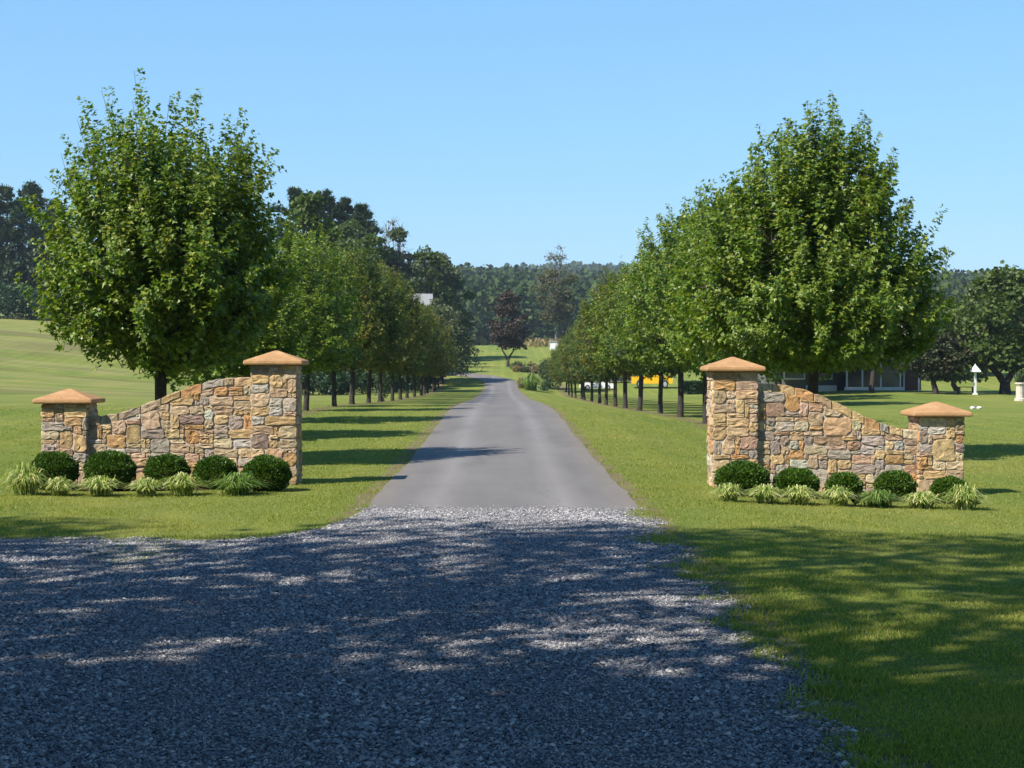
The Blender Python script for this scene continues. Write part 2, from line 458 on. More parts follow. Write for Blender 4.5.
def scatter(mb, P, D, Nn, S, tmpl, mi=0):
    """leaves at P, pointing along D, facing Nn, size S"""
    D = unit(D); b = unit(np.cross(D, Nn)); n = np.cross(b, D)
    T, faces = tmpl
    V = P[:, None] + S[:, None, None] * (T[None, :, 0, None] * b[:, None] + T[None, :, 1, None] * D[:, None] + T[None, :, 2, None] * n[:, None])
    k = len(T); off = np.arange(len(P))[:, None] * k
    mb.add(V.reshape(-1, 3), [f[None] + off for f in faces], mi)

def rand_unit(r, n):
    return unit(r.normal(size=(n, 3)))

# ------------------------------------------------------------------ trees
def maple_parts(seed, H=6.4, base=1.3, R=2.2, nsh=420, leaf=.115, prof=None, per=46, trunk_r=.097, mat='maple', name_parent=None, top=1.0):
    r = np.random.default_rng(seed)
    pt = [0, .06, .15, .3, .48, .66, .82, .93, 1]
    pr = prof or [.42, .78, .95, 1.0, .95, .82, .66, .46, .22]
    ph = r.uniform(0, 6.28, 4)
    def env(t, az):
        return R * np.interp(t, pt, pr) * (1 + .05 * np.sin(2 * az + ph[0]) + .07 * np.sin(3 * az + ph[1] + 4 * t) + .08 * np.sin(6 * az + ph[2] + 7 * t))
    # shoot tips
    t = r.uniform(0, 1, nsh * 3)
    w = np.interp(t, pt, pr) ** 1.25
    t = t[r.uniform(0, 1, len(t)) < w][:nsh]; n = len(t)
    az = r.uniform(0, 2 * PI, n)
    fr = np.where(r.uniform(size=n) < .80, r.uniform(.70, 1.0, n), r.uniform(.15, .7, n))
    rad = np.stack([np.cos(az), np.sin(az), np.zeros(n)], 1)
    tip = rad * (env(t, az) * fr)[:, None]; tip[:, 2] = base + t * (H - base)
    up = np.clip(.10 + 1.5 * t, 0, 1.7)
    d = rad * (1.0 - .72 * t)[:, None] + np.array([0, 0, 1.]) * up[:, None] + r.normal(size=(n, 3)) * .24
    d[:, 2] -= .35 * (t < .08)
    d = unit(d)
    ln = r.uniform(.5, 1.1, n) * (1 + .55 * t)
    extra = np.where(r.uniform(size=n) < .45, r.uniform(.12, .5, n), 0) * (.25 + .75 * t) * top
    tip = tip + d * extra[:, None]
    b0 = tip - d * ln[:, None]
    mb = MB()
    m = np.clip((per * (.7 + .45 * ln)).astype(int), 10, None)
    idx = np.repeat(np.arange(n), m); K = len(idx)
    s = r.uniform(.0, 1.0, K) ** .85
    side = rand_unit(r, K); side -= d[idx] * (side * d[idx]).sum(1, keepdims=True); side = unit(side)
    spread = r.uniform(.02, .12, K) * (1.2 - .75 * s)
    bend = np.zeros((K, 3)); bend[:, 2] = -.05 * (1 - s)
    P = b0[idx] + d[idx] * (ln[idx] * s)[:, None] + side * spread[:, None] + bend
    D = side * .9 + d[idx] * .35 + r.normal(size=(K, 3)) * .35; D[:, 2] -= .30
    Nn = np.array([0, 0, 1.])[None] * .9 + rad[idx] * .45 + r.normal(size=(K, 3)) * .42
    S = leaf * r.uniform(.65, 1.2, K) * (1.08 - .42 * s)
    tipm = (s > .70) & (r.uniform(size=K) < .22) & (t[idx] > .12)
    scatter(mb, P[~tipm], D[~tipm], Nn[~tipm], S[~tipm], MAPLE_T, 0); scatter(mb, P[tipm], D[tipm], Nn[tipm], S[tipm] * .85, MAPLE_T, 1)
    # trunk
    tb = MB()
    zz = np.array([-.25, .0, .12, .6, base, base + (H - base) * .25, base + (H - base) * .5, base + (H - base) * .8])
    tr = trunk_r * np.array([1.6, 1.35, 1.12, 1.0, .95, .66, .42, .14])
    wob = np.stack([np.cumsum(r.normal(0, .008, len(zz))), np.cumsum(r.normal(0, .008, len(zz)))], 1); wob[:3] = 0
    tp = np.concatenate([wob, zz[:, None]], 1)
    tube(tb, tp, tr, 9)
    nl = 20
    lim = []
    for i in range(nl):
        h0 = base * .92 + (H - base) * .5 * (i / nl); a = i * 2.4 + r.uniform(-.4, .4)
        tt = min(.95, (h0 - base) / (H - base) + r.uniform(.12, .35)); e = env(tt, a) * .78
        p0 = np.array([np.interp(h0, zz, tp[:, 0]), np.interp(h0, zz, tp[:, 1]), h0])
        p3 = np.array([math.cos(a) * e, math.sin(a) * e, base + tt * (H - base)])
        p1 = p0 + (p3 - p0) * .4 + np.array([0, 0, -.05]); p2 = p0 + (p3 - p0) * .75 + np.array([0, 0, .02])
        r0 = np.interp(h0, zz, tr) * .5
        tube(tb, [p0, p1, p2, p3], [r0, r0 * .7, r0 * .45, r0 * .2], 5)
        lim += [p1, p2, p3]
    lim = np.array(lim)
    for i in range(0, n, 2):
        q = lim[np.argmin(((lim - b0[i]) ** 2).sum(1))]
        tube(tb, [q, (q + b0[i]) / 2 + np.array([0, 0, -.03]), b0[i], tip[i]], [.011, .009, .007, .003], 3)
    return mb, tb

def lobed_parts(seed, H, base, R, nlobe=22, leaf=.35, nleaf=5200, flat=.75, prof=None, trunk_r=.22, sparse=0, fork=False, tmpl=CLUMP_T, droop=0.0, twigs=0, bare=1.1):
    r = np.random.default_rng(seed)
    pt = [0, .1, .3, .5, .7, .88, 1]; pr = prof or [.45, .8, 1, 1, .85, .6, .25]
    t = np.linspace(.02, .97, nlobe) + r.normal(0, .03, nlobe); t = np.clip(t, 0, 1)
    az = np.arange(nlobe) * 2.4 + r.uniform(-.5, .5, nlobe)
    lr = R * r.uniform(.26, .44, nlobe) * (1 - .25 * t)
    er = np.maximum(0, np.interp(t, pt, pr) * R - lr * .75) * r.uniform(.6, 1.05, nlobe)
    C = np.stack([np.cos(az) * er, np.sin(az) * er, base + t * (H - base - lr * .5)], 1)
    wgt = lr ** 2 * np.where(t > bare, .12, 1); cnt = (nleaf * wgt / wgt.sum()).astype(int)
    idx = np.repeat(np.arange(nlobe), cnt); K = len(idx)
    u = rand_unit(r, K); u[:, 2] = np.where(u[:, 2] < -.35, -u[:, 2] * .6, u[:, 2]); u = unit(u)
    rr = lr[idx] * (r.uniform(.55, 1.08, K) ** .8) * (1 + .22 * np.sin(u[:, 0] * 6 + idx) * np.cos(u[:, 1] * 5 + idx * 1.7) + .12 * np.sin(u[:, 2] * 9 + idx))
    P = C[idx] + u * rr[:, None] * np.array([1, 1, flat])
    if droop:
        P[:, 2] -= droop * r.uniform(0, 1, K) ** 2 * (np.linalg.norm(P[:, :2], axis=1) / R)
    if sparse:
        keep = (np.sin(P[:, 0] * 2.1 + seed) * np.sin(P[:, 1] * 2.3) * np.sin(P[:, 2] * 1.9 + 1)) > -1 + 2 * sparse * .5 - r.uniform(0, .6, K)
        P = P[keep]; u = u[keep]; K = len(P)
    D = u * .6 + r.normal(size=(K, 3)) * .6; D[:, 2] -= .2 + droop * .3
    Nn = u * .8 + np.array([0, 0, .7]) + r.normal(size=(K, 3)) * .45
    S = leaf * r.uniform(.55, 1.25, K)
    mb = MB(); scatter(mb, P, D, Nn, S, tmpl)
    tb = MB()
    zz = np.array([-.4, 0, .3, base * .6, base, base + (H - base) * .4, base + (H - base) * .75])
    tr = trunk_r * np.array([1.7, 1.4, 1.12, 1, .9, .5, .15])
    wob = np.cumsum(r.normal(0, trunk_r * .25, (7, 2)), 0); wob[:3] = 0
    tp = np.concatenate([wob, zz[:, None]], 1)
    if not fork:
        tube(tb, tp, tr, 8)
        h_lo = base * .8
    else:
        hb = base * .45
        tube(tb, [(0, 0, -.4), (0, 0, 0), (0, 0, hb * .6), (0, 0, hb)], [trunk_r * 1.5, trunk_r * 1.3, trunk_r * 1.1, trunk_r], 8)
        for sgn in (-1, 1):
            tube(tb, [(0, 0, hb * .8), (sgn * .25 * R * .4, .05, hb + base * .3), (sgn * R * .25, .1 * sgn, base * 1.1), (sgn * R * .32, 0, base + (H - base) * .6)],
                 [trunk_r * .8, trunk_r * .65, trunk_r * .5, trunk_r * .15], 6)
        h_lo = base
    for i in range(nlobe):
        h0 = h_lo + (C[i, 2] - h_lo) * .55
        if fork:
            sx = R * .28 * (1 if C[i, 0] > 0 else -1); p0 = np.array([sx, 0, h0])
        else:
            p0 = np.array([np.interp(h0, zz, tp[:, 0]), np.interp(h0, zz, tp[:, 1]), h0])
        p2 = C[i]; p1 = (p0 + p2) / 2 + np.array([0, 0, -.06 * R])
        tube(tb, [p0, p1, p2, p2 + unit(p2 - p1) * lr[i] * .7], [trunk_r * .36, trunk_r * .24, trunk_r * .12, .012], 5)
        for k in range(twigs):
            e = C[i] + unit(r.normal(size=3) + np.array([0, 0, .9])) * lr[i] * r.uniform(1.0, 1.7)
            tube(tb, [C[i], (C[i] + e) / 2 + r.normal(size=3) * .08, e], [.05, .035, .015], 3)
    return mb, tb

def pine_parts(seed, H, R, base=2.5, nwh=20, prof=None):
    r = np.random.default_rng(seed)
    tb = MB(); mb = MB()
    tube(tb, [(0, 0, -.5), (0, 0, 0), (0, .05, H * .4), (.1, 0, H * .75), (.05, 0, H)], [.38, .33, .25, .13, .02], 8)
    P = []; D = []
    for k in range(nwh):
        t = (k + r.uniform(-.3, .3)) / (nwh - 1); t = min(max(t, 0), 1); h = base + t * (H - base)
        rl = R * np.interp(t, [0, .15, .4, .7, .9, 1], prof or [.7, .95, 1.0, .72, .38, .08])
        nb = r.integers(4, 7); a0 = r.uniform(0, 6.28)
        for j in range(nb):
            if r.uniform() < .22: continue
            a = a0 + j * 2 * PI / nb + r.uniform(-.3, .3); l = rl * r.uniform(.45, 1.3)
            tilt = -.10 + .55 * t + r.uniform(-.1, .12)
            o = np.array([math.cos(a), math.sin(a), tilt])
            e = np.array([0, 0, h]) + o * l + np.array([0, 0, .10 * l])
            mid = np.array([0, 0, h]) + o * l * .55 + np.array([0, 0, -.03 * l])
            tube(tb, [(0, 0, h), mid, e], [.06, .04, .012], 4)
            m = int(20 + 24 * l / R)
            s = r.uniform(.22, 1.05, m)[:, None]
            pp = (1 - s) * np.array([0, 0, h]) + s * e + r.normal(size=(m, 3)) * np.array([.30, .30, .10]) * (l * .30)
            P.append(pp); D.append(np.tile(o, (m, 1)) + np.array([0, 0, .35]) + r.normal(size=(m, 3)) * .5)
    P = np.concatenate(P); D = np.concatenate(D); K = len(P)
    scatter(mb, P, D, r.normal(size=(K, 3)) * .5 + np.array([0, 0, 1.]), r.uniform(.45, .95, K), NEEDLE_T)
    P2 = P + r.normal(size=P.shape) * .12
    scatter(mb, P2, D + r.normal(size=D.shape) * .5, r.normal(size=(K, 3)), r.uniform(.3, .6, K), CLUMP_T)
    return mb, tb

def plant_tree(name, parts, loc, label, cat='tree', group=None, leafm='oak', bark='bark', rz=0, scale=1.0):
    mb, tb = parts
    root = empty(name, loc, rz, scale)
    tb.build('trunk', M[bark], root, smooth=True)
    mb.build('crown', [M[leafm], M['maple_tip']] if leafm == 'maple' else M[leafm], root)
    return tag(root, label, cat, group)

# ------------------------------------------------------------------ the ground
def lines(segs):
    out = []
    for a, b, st in segs:
        out += list(np.arange(a, b, st))
    return np.array(out + [segs[-1][1]])

xs_pos = lines([(0, 12, .5), (12, 40, 2), (40, 120, 8), (120, 500, 30), (500, 2600, 150)])
XS = np.concatenate([-xs_pos[:0:-1], xs_pos])
YS = lines([(-400, -40, 60), (-40, 0, 4), (0, 60, .5), (60, 220, 2), (220, 480, 8), (480, 1000, 30), (1000, 2600, 120)])
def build_ground():
    X, Y = np.meshgrid(XS, YS)
    Z = g(X, Y)
    # bed of the gate walls is a touch uneven
    Z = Z + .012 * np.sin(X * 1.7 + Y * .9) * sstep((np.abs(X) - 1.8) / 1.5) * (Y < 70)
    ny, nx = X.shape
    V = np.stack([X, Y, Z], -1).reshape(-1, 3)
    i = np.arange(ny - 1)[:, None] * nx + np.arange(nx - 1)[None]
    q = np.stack([i, i + 1, i + nx + 1, i + nx], -1).reshape(-1, 4)
    mb = MB(); mb.add(V, [q])
    o = mb.build('ground', M['ground'], smooth=True)
    tag(o, 'mown lawn and meadow running back to the wooded hills', 'ground', kind='structure')
build_ground()

# asphalt drive: straight, then bending left behind the tree row
def build_road():
    ys = np.concatenate([np.arange(18.7, 60, .5), np.arange(60, 146, 2.0)])
    c = [(0.02 + 0 * y, y) for y in ys]
    # bend
    x, y, a = 0.02, c[-1][1], PI / 2
    while x > -34:
        st = 1.5
        if y > 160 and a < PI * .95: a += .094
        x += math.cos(a) * st; y += math.sin(a) * st
        c.append((x, y))
    c = np.array(c); t = unit(np.gradient(c, axis=0)); nrm = np.stack([t[:, 1], -t[:, 0]], 1)
    r = np.random.default_rng(5)
    cols = np.array([-1.53, -1.35, -.7, 0, .7, 1.35, 1.53])
    V = []
    n = len(c)
    for k, u in enumerate(cols):
        off = np.full(n, u)
        if k in (0, len(cols) - 1):
            off = off + np.sign(u) * (np.convolve(r.normal(0, .045, n), np.ones(5) / 5, 'same') * np.clip(1.4 - c[:, 1] / 50, .15, 1))
        p = c + nrm * off[:, None]
        z = g(p[:, 0], p[:, 1]) + np.where(p[:, 1] > 60, .045, .014)
        # slight crown of the drive, edges dip to the turf
        z = z + .018 * (1 - (u / 1.53) ** 2)
        z = np.where(p[:, 1] < 20, g(p[:, 0], p[:, 1]) + .007 + (z - g(p[:, 0], p[:, 1]) - .007) * sstep((p[:, 1] - 18.7) / 1.2), z)
        V.append(np.stack([p[:, 0], p[:, 1], z], 1))
    V = np.stack(V, 1)
    m = len(cols)
    i = np.arange(n - 1)[:, None] * m + np.arange(m - 1)[None]
    q = np.stack([i, i + 1, i + m + 1, i + m], -1).reshape(-1, 4)
    mb = MB(); mb.add(V.reshape(-1, 3), [q])
    o = mb.build('driveway', M['asphalt'], smooth=True)
    tag(o, 'grey asphalt drive running straight between the two tree rows', 'driveway', kind='structure')
build_road()

GL = np.array([(-40, 15.3), (-9, 15.55), (-4.6, 15.75), (-2.9, 15.55), (-2.2, 15.7), (-1.75, 16.6), (-1.55, 17.8), (-1.50, 18.72)])
def gravel_limit(x, y):
    """signed: >0 inside the gravel"""
    x = np.asarray(x, float); y = np.asarray(y, float)
    wob = .10 * np.sin(y * 2.3) + .07 * np.sin(y * 5.1 + 1) + .05 * np.sin(y * 11 + 2)
    right = 1.50 + wob * .8 - x
    top = np.interp(x, GL[:, 0], GL[:, 1]) + .06 * np.sin(x * 3.1) + .05 * np.sin(x * 7.7 + 1) - y
    top = np.where(x > -1.5, 18.72 - y, top)
    return np.minimum(right, top)

def build_gravel():
    xs = np.concatenate([np.arange(-40, -8, 2.0), np.arange(-8, 1.9, .1)])
    ys = np.concatenate([np.arange(-30, 4, 2.0), np.arange(4, 18.75, .1), [18.72]])
    X, Y = np.meshgrid(xs, ys)
    ins = gravel_limit(X, Y)
    Z = g(X, Y) + .006
    ny, nx = X.shape
    i = np.arange(ny - 1)[:, None] * nx + np.arange(nx - 1)[None]
    q = np.stack([i, i + 1, i + nx + 1, i + nx], -1).reshape(-1, 4)
    ok = (ins.reshape(-1)[q] > -.02).all(1)
    mb = MB(); mb.add(np.stack([X, Y, Z], -1).reshape(-1, 3), [q[ok]])
    o = mb.build('gravel_road', M['gravel'], smooth=True)
    tag(o, 'pale grey gravel road in tree shade before the asphalt drive', 'road', kind='structure')
    # loose stones
    r = np.random.default_rng(8)
    n = 400000
    # density follows what the eye resolves: more stones near
    y = 6.2 + (19.3 - 6.2) * r.uniform(0, 1, n) ** 1.15
    xl = -.34 * y - .8
    x = xl + (1.75 - xl) * r.uniform(0, 1, n)
    ins = gravel_limit(x, y)
    keep = ins > -np.abs(r.normal(0, .05, n)) * (x > -1.6) - .02
    ins = np.where((y > 18.6) & (np.abs(x) < 1.6) & (r.uniform(size=n) < np.exp(-(y - 18.6) / .12)), .3, ins); keep |= (ins == .3)
    thin = (ins < .25) & (r.uniform(size=n) < .45)
    keep &= ~thin
    x, y = x[keep], y[keep]; n = len(x)
    s = r.uniform(.0042, .0096, n) * (1 + .9 * (r.uniform(size=n) < .06)) * (.85 + .3 * np.sin(x * 1.9 + np.sin(y * .7)) ** 2)
    T = np.array([(1, 0, 0), (.1, 1, .05), (-1, .15, 0), (-.1, -1, -.05), (0.1, .05, .8), (0, 0, -.6)])
    J = 1 + r.uniform(-.35, .35, (n, 6, 3))
    V = T[None] * J * (s[:, None, None] * np.stack([r.uniform(.9, 1.5, n), r.uniform(.7, 1.1, n), r.uniform(.6, 1.0, n)], 1)[:, None])
    a = r.uniform(0, 6.28, n); ca, sa = np.cos(a), np.sin(a)
    tx = r.normal(0, .25, n)
    x2 = V[..., 0] * ca[:, None] - V[..., 1] * sa[:, None]; y2 = V[..., 0] * sa[:, None] + V[..., 1] * ca[:, None]
    z2 = V[..., 2] + x2 * tx[:, None]
    V = np.stack([x2 + x[:, None], y2 + y[:, None], z2 + (g(x, y) + .008 + s * .35 + .012 * np.clip((y - 18.7) / .5, 0, 1))[:, None]], -1)
    fs = np.array([(0, 1, 4), (1, 2, 4), (2, 3, 4), (3, 0, 4), (1, 0, 5), (2, 1, 5), (3, 2, 5), (0, 3, 5)])
    off = np.arange(n)[:, None, None] * 6
    mb = MB(); mb.add(V.reshape(-1, 3), [(fs[None] + off).reshape(-1, 3)])
    o = mb.build('gravel', M['gstone'])
    tag(o, 'loose grey crushed stones covering the shaded gravel road', 'gravel', kind='stuff')
build_gravel()

def road_half(y):
    return np.full_like(np.asarray(y, float), 1.53)

def build_grass():
    r = np.random.default_rng(21)
    n = 950000
    y = 6.0 + (62 - 6.0) * r.uniform(0, 1, n) ** 2.0
    xl = -.335 * y - .5
    x = xl + (-2 * xl) * r.uniform(0, 1, n)
    keep = np.where(y < 18.72, gravel_limit(x, y) < .05 + np.abs(r.normal(0, .05, n)), np.abs(x - .02) > 1.53 - np.abs(r.normal(0, .07, n)) * (np.sin(y * 3.1) + np.sin(y * 7.3 + x) > -.3))
    keep &= r.uniform(size=n) < np.interp(y, [0, 26, 62], [1, 1, .0])
    edge = (y > 18.72) & (np.abs(np.abs(x) - 1.62) < .12) & (np.sin(y * 1.1 + x) + np.sin(y * 2.9) > -.2) & (r.uniform(size=n) < .7)
    keep &= ~edge
    # thin, patchy fringe along the gravel
    fr = (y < 18.72) & (gravel_limit(x, y) > -.25)
    patch = np.sin(x * 9 + y * 4) * np.sin(y * 6.3 - x * 2) > .1
    keep &= ~(fr & ~patch & (r.uniform(size=n) < .75))
    # beds in front of the walls stay mulched
    bed = (np.abs(y - np.where(x < 0, 21.95, 21.5)) < .46) & (np.abs(np.abs(x - .03) - 4.45) < 1.75)
    keep &= ~(bed & (r.uniform(size=n) < .9))
    x, y = x[keep], y[keep]; n = len(x)
    # a few weeds creeping into the gravel edge
    m = 5000
    yw = r.uniform(6.5, 18.4, m); xw = 1.5 - np.abs(r.normal(0, .22, m))
    ok = np.sin(yw * 5.0) * np.sin(yw * 1.7 + 1) + np.sin(xw * 12) * .3 > .45
    x = np.concatenate([x, xw[ok]]); y = np.concatenate([y, yw[ok]]); n = len(x)
    clump = .75 + .35 * np.sin(x * 3.3 + 1.1 * np.sin(y * 2.1)) * np.sin(y * 2.7 + np.sin(x * 1.9))
    h = r.uniform(.018, .037, n) * clump * (1 + .5 * (r.uniform(size=n) < .04))
    # longer uncut fringe at the gravel edge
    gl = gravel_limit(x, y)
    h *= 1 + .8 * np.exp(-(gl / .22) ** 2) * (y < 18.6)
    w = np.maximum(.0028, y * .00016) * r.uniform(.8, 1.4, n)
    a = r.uniform(0, 2 * PI, n); lean = r.uniform(.1, .9, n); la = r.uniform(0, 2 * PI, n)
    z = g(x, y) + .012 * np.sin(x * 1.7 + y * .9) * sstep((np.abs(x) - 1.8) / 1.5) - .004
    dx, dy = np.cos(a) * w, np.sin(a) * w
    mx, my = np.cos(la) * h * lean * .4, np.sin(la) * h * lean * .4
    V = np.stack([np.stack([x - dx, y - dy, z], 1), np.stack([x + dx, y + dy, z], 1),
                  np.stack([x + dx * .7 + mx, y + dy * .7 + my, z + h * .62], 1), np.stack([x + mx * 2.6, y + my * 2.6, z + h], 1),
                  np.stack([x - dx * .7 + mx, y - dy * .7 + my, z + h * .62], 1)], 1)
    off = np.arange(n)[:, None] * 5
    mb = MB(); mb.add(V.reshape(-1, 3), [np.array([[0, 1, 2, 3, 4]]) + off])
    o = mb.build('grass', M['blade'])
    tag(o, 'short mown grass blades of the lawn around the entrance', 'grass', kind='stuff')
build_grass()

# ------------------------------------------------------------------ stone gate walls
STONES = [((.47, .335, .175), 6), ((.52, .385, .22), 5), ((.46, .27, .125), 4), ((.46, .35, .23), 5), ((.40, .35, .285), 4), ((.32, .265, .215), 1.5), ((.50, .46, .39), 2),
          ((.37, .25, .165), 2.5), ((.52, .42, .275), 4), ((.44, .325, .215), 4), ((.31, .225, .18), .8)]
SW = np.array([w for _, w in STONES]); SW = SW / SW.sum()
SIZES = [(2, 1), (3, 1), (4, 1), (3, 2), (4, 2), (5, 2), (6, 2), (2, 2), (3, 3), (4, 3), (5, 3), (4, 4), (5, 5), (6, 4), (2, 3), (1, 1), (1, 2), (2, 4)]
SZW = np.array([5, 6, 4.5, 6, 8, 6, 3, 4, 3, 4, 2, 1.6, .5, .5, .8, 1.5, .6, .3]); SZW = SZW / SZW.sum()

def pack(r, W, H, cell):
    nx, nz = max(1, int(round(W / cell))), max(1, int(round(H / cell)))
    occ = np.zeros((nz, nx), bool); out = []
    for iz in range(nz):
        for ix in range(nx):
            if occ[iz, ix]: continue
            w, h = SIZES[r.choice(len(SIZES), p=SZW)]
            w = min(w, nx - ix); h = min(h, nz - iz)
            k = 0
            while k < w and not occ[iz, ix + k]: k += 1
            w = k
            if nx - (ix + w) == 1 and r.uniform() < .8: w += 1 if not occ[iz, min(nx - 1, ix + w)] else 0
            occ[iz:iz + h, ix:ix + w] = True
            out.append((ix * W / nx, (ix + w) * W / nx, iz * H / nz, (iz + h) * H / nz))
    return out

def stone_poly(mb, r, pts, O, U, Nrm, prot):
    """pts (x,z) closed outline; O origin; U face x-direction; Nrm outward"""
    pts = np.asarray(pts, float); c = pts.mean(0)
    n = len(pts)
    def w3(p, d):
        return O + p[:, 0, None] * U + p[:, 1, None] * np.array([0, 0, 1.]) + np.asarray(d)[:, None] * Nrm
    size = np.sqrt(np.ptp(pts[:, 0]) * np.ptp(pts[:, 1]))
    inset = min(.008, size * .08)
    dirv = pts - c; ln = np.linalg.norm(dirv, axis=1, keepdims=True)
    front = pts - dirv / np.maximum(ln, 1e-6) * np.minimum(inset, ln * .3)
    inner = c + (pts - c) * .5
    V = np.concatenate([w3(pts, np.full(n, -.012)), w3(pts, np.full(n, prot * .6)), w3(front, prot + r.normal(0, .0035, n)),
                        w3(inner + r.normal(0, .006, inner.shape), prot + .001 + r.normal(0, .005, n)), w3(c[None], [prot + r.normal(0, .004)])])
    i = np.arange(n); j = (i + 1) % n
    qs = [np.stack([i + k * n, j + k * n, j + (k + 1) * n, i + (k + 1) * n], 1) for k in range(3)]
    col = np.array(STONES[r.choice(len(STONES), p=SW)][0]) * r.uniform(.82, 1.14) * (1 + r.normal(0, .03, 3))
    mb.add(V, qs + [np.stack([i + 3 * n, j + 3 * n, np.full(n, 4 * n)], 1)], 0, col)

def outline(r, x0, x1, z0, z1, joint, jit=.006):
    x0 += joint; x1 -= joint; z0 += joint; z1 -= joint
    w, h = x1 - x0, z1 - z0
    cr = min(w, h) * r.uniform(.10, .30, 8)
    p = [(x0 + cr[0], z0), (x0 + w * .5, z0), (x1 - cr[1], z0), (x1, z0 + cr[2]), (x1, z0 + h * .5), (x1, z1 - cr[3]), (x1 - cr[4], z1), (x0 + w * .5, z1), (x0 + cr[5], z1), (x0, z1 - cr[6]), (x0, z0 + h * .5), (x0, z0 + cr[7])]
    p = np.array(p) + r.normal(0, min(jit, min(w, h) * .06), (12, 2))
    # some stones are skewed trapezia
    if r.uniform() < .35:
        k = r.normal(0, .07)
        p[:, 0] += (p[:, 1] - (z0 + z1) / 2) * k
    return p

def face_stones(mb, r, W, H, O, U, Nrm, cell=.060, clip=None, joint=.0042):
    for (x0, x1, z0, z1) in pack(r, W, H, cell):
        p = outline(r, x0, x1, z0, z1, joint)
        if clip is not None:
            lim = clip(p[:, 0])
            if (z0 + .03 > clip(np.array([(x0 + x1) / 2]))[0]): continue
            p[:, 1] = np.minimum(p[:, 1], lim - .006)
            if np.ptp(p[:, 1]) < .03: continue
        stone_poly(mb, r, p, O, U, Nrm, r.uniform(.010, .026))

def pillar(root, seed, cx, y0, z0, H, W=.575, mirror=1):
    r = np.random.default_rng(seed)
    mb = MB(); h = W / 2; D = W
    box(mb, cx - h, cx + h, y0, y0 + D, z0 - .2, z0 + H, 1)
    X = np.array([1., 0, 0]); Y = np.array([0, 1., 0])
    face_stones(mb, r, W + .03, H, np.array([cx - h - .015, y0, z0]), X, -Y)
    face_stones(mb, r, W + .03, H, np.array([cx + h + .015, y0 + D, z0]), -X, Y)
    face_stones(mb, r, W, H, np.array([cx + h, y0, z0]), Y, X)
    face_stones(mb, r, W, H, np.array([cx - h, y0 + D, z0]), -Y, -X)
    p = mb.build('pillar', [M['stone'], M['mortar']], root, color=True)
    # cap: moulded concrete hip
    c = W / 2 + .105; e = .066; pk = .195
    cb = MB(); cy = y0 + D / 2
    rings = [(c - .075, 0), (c - .018, .002), (c - .004, .012), (c, .028), (c - .006, e - .008), (c - .02, e), (c * .5, e + (pk - e) * .50), (.035, pk - .006), (.012, pk)]
    V = []
    for k, (s, z) in enumerate(rings):
        b = s - .012 if s > .1 else s
        pts = [(-b, -s), (b, -s), (s, -b), (s, b), (b, s), (-b, s), (-s, b), (-s, -b)]
        V += [(cx + x, cy + y, z0 + H + .004 + z) for x, y in pts]
    n = 8; i = np.arange(n); j = (i + 1) % n
    qs = [np.stack([i + k * n, j + k * n, j + (k + 1) * n, i + (k + 1) * n], 1) for k in range(len(rings) - 1)]
    cb.add(V, qs + [np.arange(n)[None] + (len(rings) - 1) * n, np.arange(n)[::-1][None]])
    cb.build('cap', M['cap'], p)
    return p

